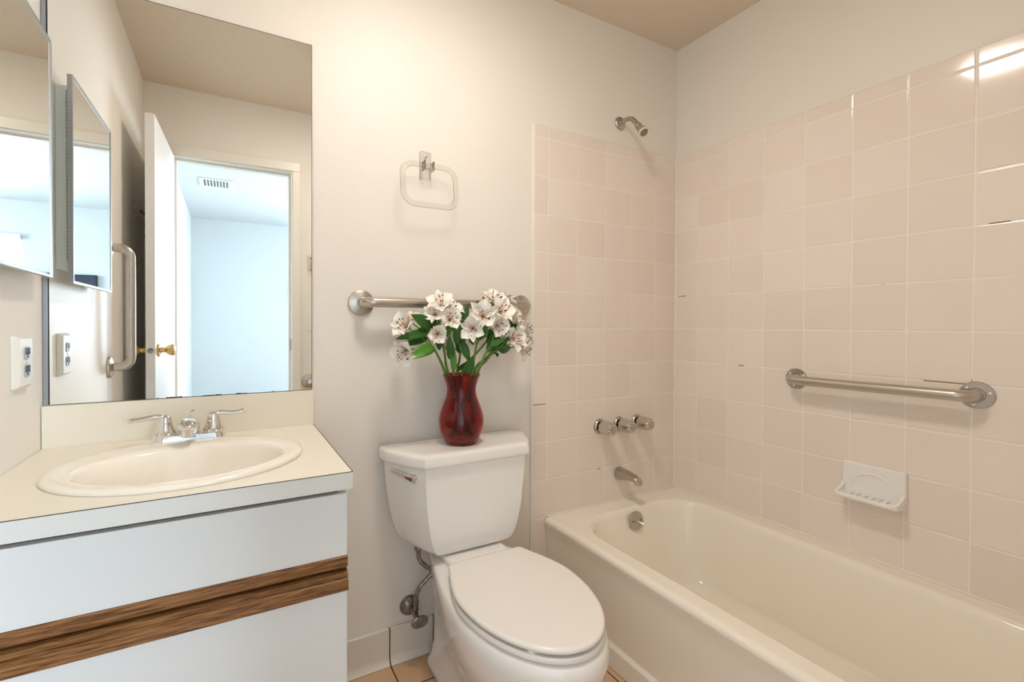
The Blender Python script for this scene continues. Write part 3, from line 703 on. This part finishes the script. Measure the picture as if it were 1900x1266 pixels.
# overflow plate on the sloping end wall
oc = Vector((1.912, -.1295, .331)) + off; od = Vector((0, -1, .16)).normalized()
bm = new_bm(); lathe(bm, [(0, 0), (.0385, 0), (.0385, .0035), (.036, .0055), (0, .0065)], axis_mtx(oc, od), 36); op = link('overflow_plate', bm, m_nickel, tb)
bm = new_bm(); tube(bm, [oc+od*.005, oc+od*.016+Vector((.003, 0, -.003)), oc+od*.034+Vector((.010, 0, -.012))], [.0055, .0048, .0042], 12); link('trip_lever', bm, m_chrome, op)
for s in (-1, 1):
    bm = new_bm(); lathe(bm, [(0, .004), (.0045, .005), (.004, .0085), (0, .009)], axis_mtx(oc+Vector((s*.022, 0, 0)), od), 12); link('screw', bm, m_tarnish, op)
bm = new_bm(); lathe(bm, [(0, 0), (.028, 0), (.028, .003), (.02, .004), (0, .003)], Matrix.Translation(Vector((1.91, -.42, .0565)) + off), 28); link('tub_drain', bm, m_chrome, tb)

# ------------------------------------------------------------------ soap dish
sd = thing('soap_dish', 'white ceramic soap dish on the tub wall below the grab bar', 'soap dish', (RX-TT, -.8145, .635))
sd.rotation_euler = (0, 0, -PI/2)       # local x runs along the wall toward the camera, local -y into the room... local y = out
# local frame: u along wall (x), out = -x world -> local (0,-1)
bm = new_bm()
loft(bm, [[Vector((a*k, y, b*k2)) for a, b in rrect(.176, .116, .004, 4)] for y, k, k2 in ((-.0004, 1, 1), (-.010, 1, 1), (-.0135, .972, .955))])
sp_ = link('back_plate', bm, m_white, sd, angle=30)
bm = new_bm()
arch = [(.062*math.cos(PI*i/24), .0565*math.sin(PI*i/24)-.028) for i in range(25)]
tube(bm, [(a, -.0128, b) for a, b in arch], .0036, 8); link('arch_moulding', bm, m_white, sp_)
bm = new_bm()
# tray: section lofted across
def tray_sec(x, k):
    d = .066*k
    return [Vector((x, -.009, -.058)), Vector((x, -.020, -.058)), Vector((x, -.012-d*.93, -.053+.004*(1-k))), Vector((x, -.012-d, -.047)), Vector((x, -.012-d*.99, -.0385)), Vector((x, -.012-d*.92, -.037)), Vector((x, -.012-d*.84, -.0425)), Vector((x, -.018, -.043)), Vector((x, -.009, -.039))]
xs_ = [(-.088, .80), (-.085, .9), (-.078, .99), (-.06, 1), (0, 1), (.06, 1), (.078, .99), (.085, .9), (.088, .80)]
loft(bm, [tray_sec(x, k) for x, k in xs_]); link('tray', bm, m_white, sd, angle=40)
for s in (-1, 1):
    bm = new_bm(); loft(bm, [[Vector((x, -.011, -.044)), Vector((x, -.070, -.044)), Vector((x, -.071, -.038)), Vector((x, -.05, -.034)), Vector((x, -.024, -.024)), Vector((x, -.011, -.012))] for x in (s*.0785, s*.087)]); link('tray_cheek', bm, m_white, sd, angle=40)
for i in range(6):
    x = -.05+.02*i; bm = new_bm(); tube(bm, [(x, -.020, -.042), (x, -.032, -.0405), (x, -.055, -.0405), (x, -.062, -.042)], (lambda t: (.0028, .0035)), 10); link('tray_rib', bm, m_white, sd)

# ------------------------------------------------------------------ toilet
TCX = 1.116
to = thing('toilet', 'white two-piece toilet with closed elongated lid beside the tub', 'toilet', (TCX, -.40, 0))
def tp(name, bm, m, parent=to, **k):
    bmesh.ops.translate(bm, verts=bm.verts[:], vec=-Vector((TCX, -.40, 0))); return link(name, bm, m, parent, **k)
def egg(hw, yf, ym, yr, hr, z, n=40, rc=.02, cx=TCX):
    """egg outline: front tip yf, widest hw at ym, straight back at yr of half width hr"""
    half = []
    for i in range(n+1):                        # front half ellipse, right side from tip
        t = PI/2*i/n; half.append((hw*math.sin(t), ym - (ym-yf)*math.cos(t)))
    m_ = n//2
    for i in range(1, m_+1):
        s = i/m_; e = hw + (hr-hw)*(s*s*(3-2*s)*.35 + s*s*.65); half.append((e, ym + (yr-rc-ym)*s))
    for i in range(1, 7):
        t = PI/2*i/6; half.append((hr - rc + rc*math.cos(t), yr - rc + rc*math.sin(t)))
    pts = [Vector((cx+x, y, z)) for x, y in half] + [Vector((cx-x, y, z)) for x, y in half[::-1][:-1]]
    return pts
bm = new_bm()
loft(bm, [egg(.124, -.585, -.36, -.06, .118, .001), egg(.126, -.590, -.36, -.06, .120, .006), egg(.124, -.585, -.36, -.06, .118, .022), egg(.112, -.560, -.36, -.065, .108, .04), egg(.110, -.560, -.38, -.07, .100, .09),
          egg(.116, -.590, -.40, -.07, .098, .14), egg(.136, -.640, -.42, -.07, .098, .19), egg(.158, -.690, -.44, -.065, .100, .235), egg(.176, -.730, -.455, -.06, .104, .28), egg(.1855, -.752, -.46, -.05, .108, .32), egg(.189, -.760, -.46, -.045, .110, .35), egg(.188, -.758, -.46, -.04, .110, .372), egg(.184, -.752, -.46, -.035, .110, .385), egg(.178, -.744, -.46, -.035, .108, .391), egg(.165, -.730, -.46, -.04, .104, .393)], True, True)
tp('bowl', bm, m_white, angle=70)
bm = new_bm(); add_box(bm, TCX-.107, TCX+.107, -.235, -.035, .388, .4145, .008, 3); tp('tank_shelf', bm, m_white)
bm = new_bm()
loft(bm, [egg(.177, -.742, -.46, -.285, .130, .3955), egg(.1815, -.7475, -.46, -.282, .134, .398), egg(.182, -.748, -.46, -.282, .134, .406), egg(.179, -.745, -.46, -.284, .132, .4105)]); tp('seat_ring', bm, m_seat, angle=50)
bm = new_bm()
loft(bm, [egg(.176, -.741, -.46, -.268, .130, .4165, rc=.016), egg(.1805, -.7458, -.46, -.265, .133, .419, rc=.016), egg(.181, -.7463, -.46, -.265, .133, .425, rc=.016), egg(.178, -.743, -.46, -.267, .131, .4295, rc=.016), egg(.170, -.735, -.46, -.272, .126, .4315, rc=.016), egg(.09, -.62, -.46, -.32, .07, .4335, rc=.016)])
tp('lid', bm, m_seat, angle=60)
for bx_ in ((-.112, -.088, -.688, -.672), (-.158, -.14, -.56, -.54), (.14, .158, -.56, -.54)):
    bm = new_bm(); add_box(bm, TCX+bx_[0], TCX+bx_[1], bx_[2], bx_[3], .4085, .4185, .002); tp('lid_bumper', bm, m_seat)
for s in (-1, 1):
    bm = new_bm(); tube(bm, [(TCX+s*.075-.022, -.262, .412), (TCX+s*.075+.022, -.262, .412)], .0105, 14); tp('seat_hinge', bm, m_seat)
# tank: D-shaped plan, front flat, canted sides
def tank_plan(s, z, fy=-.205, by=-.022, grow=0.):
    F, B = .182, .262+grow
    half = [(0, fy), (.06, fy-.0005), (.12, fy-.0003), (F-.005, fy+.0006), (F+.001, fy+.0035), (F+.007, fy+.0115), (F+.034, fy+.050), (F+.056, fy+.095), (B-.008, fy+.140), (B, by-.022), (B-.004, by-.008), (B-.016, by)]
    half = [(x*s, y) for x, y in half]
    fine = smooth_path([Vector((x, y, 0)) for x, y in half], 3)
    return [Vector((TCX+p.x, p.y, z)) for p in fine] + [Vector((TCX-p.x, p.y, z)) for p in fine[::-1][:-1]]
bm = new_bm()
loft(bm, [tank_plan(.62, .4185, -.180), tank_plan(.68, .4205, -.188), tank_plan(.73, .427, -.1945), tank_plan(.78, .440, -.199), tank_plan(.835, .465, -.203), tank_plan(.885, .50, -.206), tank_plan(.930, .55, -.209), tank_plan(.962, .61, -.211), tank_plan(.985, .67, -.213), tank_plan(.995, .714, -.2135)])
tk = tp('tank', bm, m_white, angle=60)
bm = new_bm()
loft(bm, [tank_plan(1.022, .7125, -.2215, -.016, .004), tank_plan(1.032, .7155, -.2250, -.014, .004), tank_plan(1.034, .722, -.2260, -.013, .004), tank_plan(1.032, .742, -.2250, -.014, .004), tank_plan(1.024, .7495, -.2215, -.016, .004), tank_plan(1.005, .7535, -.2120, -.022, .004), tank_plan(.94, .7545, -.195, -.035)])
tp('tank_lid', bm, m_white, angle=60)
# flush lever on the canted left shoulder
p0 = Vector((TCX-.2015, -.174, .676)); p1 = Vector((TCX-.243, -.092, .686)); nl = Vector((-.89, -.45, 0)).normalized()
bm = new_bm(); lathe(bm, [(0, -.004), (.0155, -.004), (.0155, .003), (.013, .007), (0, .009)], axis_mtx(p0, nl), 24); fl = tp('flush_handle', bm, m_chrome)
bm = new_bm(); tube(bm, smooth_path([p0+nl*.006+Vector((.004, -.012, -.002)), p0+nl*.011, p0*.5+p1*.5+nl*.013+Vector((0, 0, .003)), p1+nl*.011], 7), lambda t: (.0062+.0065*(1-t), .0048), 14, up=(0, 0, 1)); tp('flush_lever', bm, m_chrome, fl)
bm = new_bm(); tube(bm, [p0+nl*.013, p0*.72+p1*.28+nl*.015], [.007, .0035], 10); tp('lever_cap', bm, mat('worn_copper', (.20, .08, .04), .35, metal=.7), fl)
for s in (-1, 1):
    bm = new_bm(); lathe(bm, [(.016, 0), (.016, .006), (.012, .016), (0, .019)], Matrix.Translation((TCX+s*.118, -.33, .018)), 20); tp('bolt_cap', bm, m_white)

# ------------------------------------------------------------------ water supply valve
sv = thing('water_supply_valve', 'tarnished chrome shut-off valve and braided hose under the toilet tank', 'valve', (.958, 0, .177))
bm = new_bm(); lathe(bm, [(0, .0006), (.035, .0006), (.0345, .004), (.030, .012), (.022, .0185), (.012, .0215), (0, .022)], axis_mtx((0, 0, 0), (0, -1, 0)), 32); link('escutcheon', bm, m_tarnish, sv)
bm = new_bm(); tube(bm, [(0, -.015, 0), (0, -.05, -.003), (.0025, -.088, -.007)], [.0085, .0085, .0095], 14); tube(bm, [(.0, -.062, -.005), (.0015, -.064, .018)], .009, 12); link('valve_body', bm, m_tarnish, sv)
bm = new_bm(); mo = axis_mtx((.003, -.092, -.0075), (.05, -1, -.05))
loft(bm, [[mo @ Vector((x*k, y*k, d)) for x, y in superell(.030, .020, 2.2, 28)] for k, d in ((.35, -.004), (.9, 0), (1, .003), (1, .007), (.88, .0105), (.4, .012))]); link('valve_knob', bm, m_tarnish, sv)
bm = new_bm(); hp = smooth_path([(.0015, -.064, .016), (.001, -.068, .035), (-.001, -.072, .066), (.012, -.078, .100), (.046, -.082, .131), (.053, -.082, .146), (.034, -.078, .160), (.012, -.07, .185), (.008, -.067, .205), (.008, -.067, .222)], 7); tube(bm, hp, .0074, 12); link('braided_hose', bm, m_tarnish, sv)
bm = new_bm(); lathe(bm, [(.007, 0), (.0085, .002), (.0085, .016), (.007, .018)], Matrix.Translation((.0015, -.066, .018)), 6); link('hose_nut', bm, m_tarnish, sv)
bm = new_bm(); lathe(bm, [(.009, 0), (.0145, .003), (.0145, .020), (.010, .0225)], Matrix.Translation((.008, -.067, .218)), 8); link('tank_nut', bm, m_tarnish, sv)

# ------------------------------------------------------------------ vase with flowers
VZ = .7548; VX, VYY = 1.100, -.120; VH = .232
vs = thing('glass_vase', 'deep red glass vase standing on the toilet tank lid', 'vase', (VX, VYY, VZ))
outer = [(.040, 0), (.0475, .001), (.0545, .006), (.064, .022), (.0715, .042), (.0758, .064), (.0762, .080), (.0735, .098), (.0675, .118), (.0600, .138), (.0535, .156), (.0500, .172), (.0495, .184), (.0520, .199), (.0575, .216), (.0640, .232)]
prof = smooth_path([Vector((r_, 0, z_)) for r_, z_ in outer], 3)
inn = [Vector((max(p.x-.0035, .001), 0, max(p.z, .009))) for p in prof if p.z > .006]
bm = new_bm()
lathe(bm, [(0, 0)] + [(p.x, p.z) for p in prof] + [(.0622, .2332)] + [(p.x, p.z) for p in inn[::-1]] + [(.03, .0085), (0, .0085)], None, 56, True, True)
link('vase_glass', bm, m_redglass, vs, angle=60)
wl_ = .142
wp = [(p.x-.0002, p.z) for p in inn if p.z < wl_]
wt = thing('water', 'water filling the red vase to below its neck', 'water', (VX, VYY, VZ)); wt['kind'] = 'stuff'
bm = new_bm(); lathe(bm, [(0, .0087), (.03, .0087)] + wp + [(wp[-1][0]-.001, wl_), (0, wl_)], None, 56, True, True); link('water_body', bm, m_water, wt, angle=60)
for i in range(8):
    a_ = 2*PI*i/8 + .3; rr = .040 if i < 7 else .0; bm = new_bm()
    bmesh.ops.create_icosphere(bm, subdivisions=1, radius=.0145)
    for v in bm.verts: v.co = Vector((v.co.x*random.uniform(.8, 1.2), v.co.y*random.uniform(.8, 1.2), v.co.z*random.uniform(.7, 1.1)))
    g_ = link('glass_chunk', bm, m_gem, None, smooth=False, loc=(VX+rr*math.cos(a_), VYY+rr*math.sin(a_), VZ+.024+(.004 if i % 2 else 0)))
    tag(g_, 'faceted glass chunk lying in the bottom of the red vase', 'glass chunk', 'glass chunks in the vase')

# --- one blossom: six petals and stamens, opening along +z, ~7 cm across
def petal(bm, ang_, L, W, curl, cup, tip, uvl, seed):
    rnd = random.Random(seed); nu, nv = 7, 5; grid = []
    for i in range(nu):
        u = i/(nu-1); row = []
        wd = W*(.16 + .84*math.sin(PI*min(u**.75*.62+.02, 1)))*(1 if u < .8 else 1-.65*((u-.8)/.2)**1.6)
        rad = L*(.18*u + .82*(1-math.cos(u*PI/2*(.75+curl))))*.95; h = L*.72*math.sin(u*PI/2*(.95+.25*curl))
        for j in range(nv):
            v = (j/(nv-1)-.5)*2
            x = rad - cup*abs(v)**2*W*.35; y = v*wd/2; z = h + cup*v*v*W*.28 + (rnd.random()-.5)*.0016*(u > .5)
            c, s = math.cos(ang_), math.sin(ang_)
            vv = bm.verts.new((x*c-y*s, x*s+y*c, z)); row.append((vv, (u, (v+1)/2)))
        grid.append(row)
    for i in range(nu-1):
        for j in range(nv-1):
            q = (grid[i][j], grid[i+1][j], grid[i+1][j+1], grid[i][j+1])
            f = bm.faces.new([k[0] for k in q])
            for lp, k in zip(f.loops, q): lp[uvl].uv = k[1]
def blossom_meshes(seed):
    rnd = random.Random(seed)
    bm = new_bm(); uvl = bm.loops.layers.uv.new('UVMap')
    op_ = rnd.uniform(-.05, .22)
    for k in range(3): petal(bm, 2*PI*k/3 + rnd.uniform(-.1, .1), rnd.uniform(.040, .046), rnd.uniform(.031, .036), op_ + rnd.uniform(-.05, .08), .35, 0, uvl, rnd.random())
    bm2 = new_bm(); uvl2 = bm2.loops.layers.uv.new('UVMap')
    for k in range(3): petal(bm2, 2*PI*(k+.5)/3 + rnd.uniform(-.1, .1), rnd.uniform(.041, .047), rnd.uniform(.017, .021), op_-.02 + rnd.uniform(-.06, .06), .6, 0, uvl2, rnd.random())
    bm3 = new_bm()
    for k in range(6):
        a_ = 2*PI*k/6 + rnd.uniform(-.2, .2); L = rnd.uniform(.032, .042); o = rnd.uniform(.006, .013)
        p = [Vector((0, 0, .004)), Vector((o*.4*math.cos(a_), o*.4*math.sin(a_), L*.55)), Vector((o*math.cos(a_), o*math.sin(a_), L))]
        tube(bm3, p, .0006, 5); tube(bm3, [p[2]-Vector((0, 0, .002)), p[2]+Vector((0, 0, .003))], [.0013, .0011], 6, mi=1)
    return bm, bm2, bm3
def finish(name, bm, mats):
    me = bpy.data.meshes.new(name); bm.to_mesh(me); bm.free()
    for m in mats: me.materials.append(m)
    me.shade_smooth(); return me
BL = []
for s_ in range(5):
    a_, b_, c_ = blossom_meshes(100+s_)
    BL.append((finish('blossom', a_, [m_petal]), finish('striped_petals', b_, [m_petal_in]), finish('stamens', c_, [m_stamen, m_anther])))
def add_blossom(parent, loc, direction, k, sc=1.0, spin=0):
    a_, b_, c_ = BL[k % 5]
    o = bpy.data.objects.new('blossom', a_); COL.objects.link(o); o.parent = parent
    o.location = loc; o.rotation_mode = 'QUATERNION'; o.rotation_quaternion = Vector(direction).normalized().to_track_quat('Z', 'Y') @ Euler((0, 0, spin)).to_quaternion()
    o.scale = (sc, sc, sc)
    for nm, me in (('striped_petals', b_), ('stamens', c_)):
        c = bpy.data.objects.new(nm, me); COL.objects.link(c); c.parent = o
    return o
def add_leaf(parent, base, tip, width, face, droop=.0, m=None, curl=.25):
    base, tip = Vector(base), Vector(tip); d = tip-base; L = d.length; d.normalize()
    f = Vector(face); f = (f - d*f.dot(d)).normalized(); s = d.cross(f)
    bm = new_bm(); uvl = bm.loops.layers.uv.new('UVMap'); nu, nv = 10, 5; grid = []
    for i in range(nu):
        u = i/(nu-1); w_ = width*(math.sin(PI*min(1, u**.8*.97+.03)))**.8 * .5
        c = base + d*L*u + f*(droop*4*u*(1-u)*L); row = []
        for j in range(nv):
            v = (j/(nv-1)-.5)*2; row.append((bm.verts.new(c + s*w_*v + f*curl*w_*v*v), (u, (v+1)/2)))
        grid.append(row)
    for i in range(nu-1):
        for j in range(nv-1):
            q = (grid[i][j], grid[i+1][j], grid[i+1][j+1], grid[i][j+1]); fc = bm.faces.new([k[0] for k in q])
            for lp, k in zip(fc.loops, q): lp[uvl].uv = k[1]
    me = finish('leaf', bm, [m or m_leaf]); o = bpy.data.objects.new('leaf', me); COL.objects.link(o); o.parent = parent
    md = o.modifiers.new('thick', 'SOLIDIFY'); md.thickness = .0006
    return o
FG = 'white alstroemeria stems in the red vase'
def flower(label, foot, mouth, fork, heads, leaves):
    """all points in room coordinates; heads: (point, direction, size); leaves: (base, tip, width, face, droop, mat)"""
    org = Vector((VX, VYY, VZ+.235)); t = thing('flower_stem', label, 'flower', org, FG)
    foot, mouth, fork = Vector(foot), Vector(mouth), Vector(fork)
    bm = new_bm(); main = smooth_path([foot, mouth, mouth*.5+fork*.5+Vector((0, 0, .004)), fork], 6); tube(bm, [p-org for p in main], lambda u: .0048-.0012*u, 8)
    for h, d, s in heads:
        h = Vector(h); d = Vector(d).normalized(); mid = fork*.5+h*.5+Vector((0, 0, .006)); end = h - d*.004
        tube(bm, [p-org for p in smooth_path([fork-Vector((0, 0, .004)), mid, end-d*.012, end+d*.003], 5)], lambda u: .0022-.0004*u, 6)
    link('stem', bm, m_stem, t)
    for i, (h, d, s) in enumerate(heads):
        d = Vector(d).normalized(); add_blossom(t, Vector(h)-d*.026*s-org, d, int(abs(h[0])*997+i), s*1.22, h[2]*40)
    for b_, tp_, wd, fc, dp, mm in leaves: add_leaf(t, Vector(b_)-org, Vector(tp_)-org, wd*1.4, fc, dp, mm)
    return t
C_ = lambda x, y, z: (x, y, z)
mth = lambda a, r=.05: (VX+r*math.cos(a), VYY+r*math.sin(a), VZ+.232)
ft = lambda a, r=.03: (VX-r*math.cos(a), VYY-r*math.sin(a)*.8, VZ+.03)
N_ = (-.25, -1, .35)
def L_(base, tip, wd, face=N_, dp=.05, m=None): return (base, tip, wd, face, dp, m)
flower('leftmost flowering stem, bowing out left with a large bright leaf below', ft(PI*.9), mth(PI*.95, .054), (0.9928, -0.1400, 1.0762),
       [((0.8841, -0.1600, 1.1531), (-.75, -.5, .35), 1.1), ((0.8809, -0.1700, 1.0702), (-.7, -.55, -.35), 1.05), ((0.9191, -0.1300, 1.1737), (-.3, -.4, .8), .7)],
       [L_((0.9887, -0.1500, 1.0820), (0.8827, -0.1800, 1.0475), .030, (-.1, -.9, .5), .08, m_leaf2), L_((0.9774, -0.1500, 1.1463), (0.9067, -0.1600, 1.1868), .030), L_((0.9682, -0.1500, 1.1291), (0.8518, -0.1700, 1.1103), .022, N_, .06), L_((0.9685, -0.1400, 1.1115), (0.8736, -0.1500, 1.0894), .020), L_((0.9854, -0.1300, 1.1392), (0.9175, -0.1500, 1.1311), .018, N_, .04, m_leaf2)])
flower('flowering stem left of centre with two blooms over the grab bar', ft(PI*.75), mth(PI*.75, .048), (1.0196, -0.1300, 1.1213),
       [((1.0111, -0.1450, 1.2235), (-.35, -.6, .7), 1.1), ((1.0559, -0.1350, 1.2088), (.2, -.6, .75), 1.0), ((0.9843, -0.1600, 1.1913), (-.6, -.7, .3), .8)],
       [L_((0.9967, -0.1300, 1.1391), (0.9685, -0.1200, 1.2199), .020), L_((1.0039, -0.1400, 1.1428), (0.9796, -0.1300, 1.2093), .022), L_((1.0316, -0.1200, 1.1067), (1.0819, -0.1300, 1.1914), .018, N_, .05, m_leaf2), L_((1.0182, -0.1200, 1.0711), (1.0122, -0.1200, 1.1604), .018)])
flower('flowering stem with two low front blooms facing the room', ft(PI*1.25), mth(PI*1.2, .050), (1.0389, -0.1650, 1.0904),
       [((1.0252, -0.1950, 1.1741), (-.1, -.95, .25), 1.1), ((0.9770, -0.2050, 1.1266), (-.35, -.95, -.1), .95)],
       [L_((1.0391, -0.1650, 1.0414), (1.0264, -0.1800, 1.1224), .020), L_((1.0507, -0.1650, 1.0023), (1.0421, -0.1750, 1.0908), .016, N_, .0, m_leaf2), L_((1.0644, -0.1600, 1.0898), (1.0499, -0.1700, 1.1605), .018)])
flower('short leafy stem with small pale buds in the middle of the bouquet', ft(PI*.5), mth(PI*.5, .030), (1.0951, -0.1200, 1.0602),
       [((1.0590, -0.0750, 1.0828), (-.3, -.3, .6), .55), ((1.1353, -0.0700, 1.1078), (.2, -.5, .6), .5)],
       [L_((1.0981, -0.1300, 1.1516), (1.1201, -0.1300, 1.2303), .016), L_((1.1314, -0.1200, 1.1609), (1.0926, -0.1200, 1.2027), .026, (.1, -.9, .6), .02, m_leaf2), L_((1.0817, -0.1400, 1.0617), (1.0852, -0.1400, 1.1787), .026), L_((1.1023, -0.1300, 1.1061), (1.1479, -0.1200, 1.1888), .016), L_((1.0643, -0.1600, 1.1163), (1.0867, -0.1700, 1.1784), .020), L_((1.0788, -0.1500, 1.1034), (1.1050, -0.1700, 1.0324), .022, N_, .08), L_((1.0746, -0.1300, 0.9980), (1.1237, -0.1200, 1.0300), .010)])
flower('flowering stem right of centre with a striped bloom turned left', ft(PI*1.6), mth(PI*1.62, .046), (1.1360, -0.1600, 1.0885),
       [((1.1070, -0.1850, 1.1431), (-.55, -.8, -.05), .95), ((1.1522, -0.1750, 1.1862), (-.45, -.85, .2), 1.15), ((1.1908, -0.1500, 1.1611), (.1, -.8, .6), .85)],
       [L_((1.1377, -0.1800, 1.1036), (1.1283, -0.1900, 1.1573), .034, (.1, -.95, .1), .03), L_((1.1238, -0.1600, 1.0887), (1.0976, -0.1600, 1.1518), .016), L_((1.0874, -0.1700, 0.9922), (1.1093, -0.1850, 1.0510), .026, (.1, -1, .1), .04), L_((1.1531, -0.1700, 1.1103), (1.1640, -0.1800, 1.1610), .020, N_, .02, m_leaf2)])
flower('flowering stem at the back right, its bloom tops just over the grab bar', ft(PI*.3), mth(PI*.35, .048), (1.2173, -0.1100, 1.1137),
       [((1.2320, -0.1100, 1.2454), (-.15, -.6, .75), 1.05), ((1.2953, -0.1050, 1.2435), (.45, -.55, .65), .95)],
       [L_((1.2130, -0.1250, 1.1989), (1.1791, -0.1200, 1.2546), .018), L_((1.1803, -0.1300, 1.2076), (1.1555, -0.1250, 1.2388), .020), L_((1.2259, -0.1250, 1.2143), (1.2637, -0.1200, 1.2592), .020), L_((1.2011, -0.1200, 1.0858), (1.2224, -0.1200, 1.1613), .018)])
flower('flowering stem with the big frontmost bloom on the right', ft(PI*1.75), mth(PI*1.8, .050), (1.1842, -0.1700, 1.0881),
       [((1.2222, -0.1800, 1.2035), (.05, -.9, .45), 1.1), ((1.1933, -0.2050, 1.1522), (.1, -.95, -.15), 1.15)],
       [L_((1.1801, -0.1700, 1.0882), (1.2317, -0.1900, 1.1064), .016, N_, .04, m_leaf2), L_((1.1794, -0.1600, 1.0603), (1.1987, -0.1700, 1.1337), .018), L_((1.1991, -0.1800, 1.1794), (1.1626, -0.1900, 1.1753), .016)])
flower('flowering stem leaning right with a pink-throated bloom near the tiles', ft(PI*1.1), mth(PI*.08, .056), (1.2353, -0.1400, 1.0860),
       [((1.2933, -0.1600, 1.1729), (.6, -.7, .3), 1.0), ((1.3571, -0.1250, 1.1383), (.75, -.5, .2), .95), ((1.2766, -0.1400, 1.1806), (.2, -.7, .7), .95)],
       [L_((1.2708, -0.1500, 1.1388), (1.3080, -0.1400, 1.1963), .016), L_((1.2538, -0.1600, 1.1333), (1.3027, -0.1700, 1.1560), .020), L_((1.2117, -0.1400, 1.0527), (1.2271, -0.1500, 1.1389), .020)])
flower('rightmost flowering stem, drooping low right with long stamens', ft(PI*.9, .02), mth(-.15, .058), (1.2124, -0.1500, 1.0682),
       [((1.2776, -0.1750, 1.1091), (.35, -.9, .15), 1.1), ((1.3221, -0.1650, 1.0702), (.6, -.75, -.45), 1.05), ((1.3587, -0.1300, 1.0991), (.85, -.4, 0), .8)],
       [L_((1.2274, -0.1500, 1.0678), (1.2655, -0.1700, 1.0773), .026, N_, .05), L_((1.2397, -0.1400, 1.0765), (1.2626, -0.1600, 1.1164), .014), L_((1.2210, -0.1500, 1.0586), (1.2096, -0.1700, 1.0453), .010)])
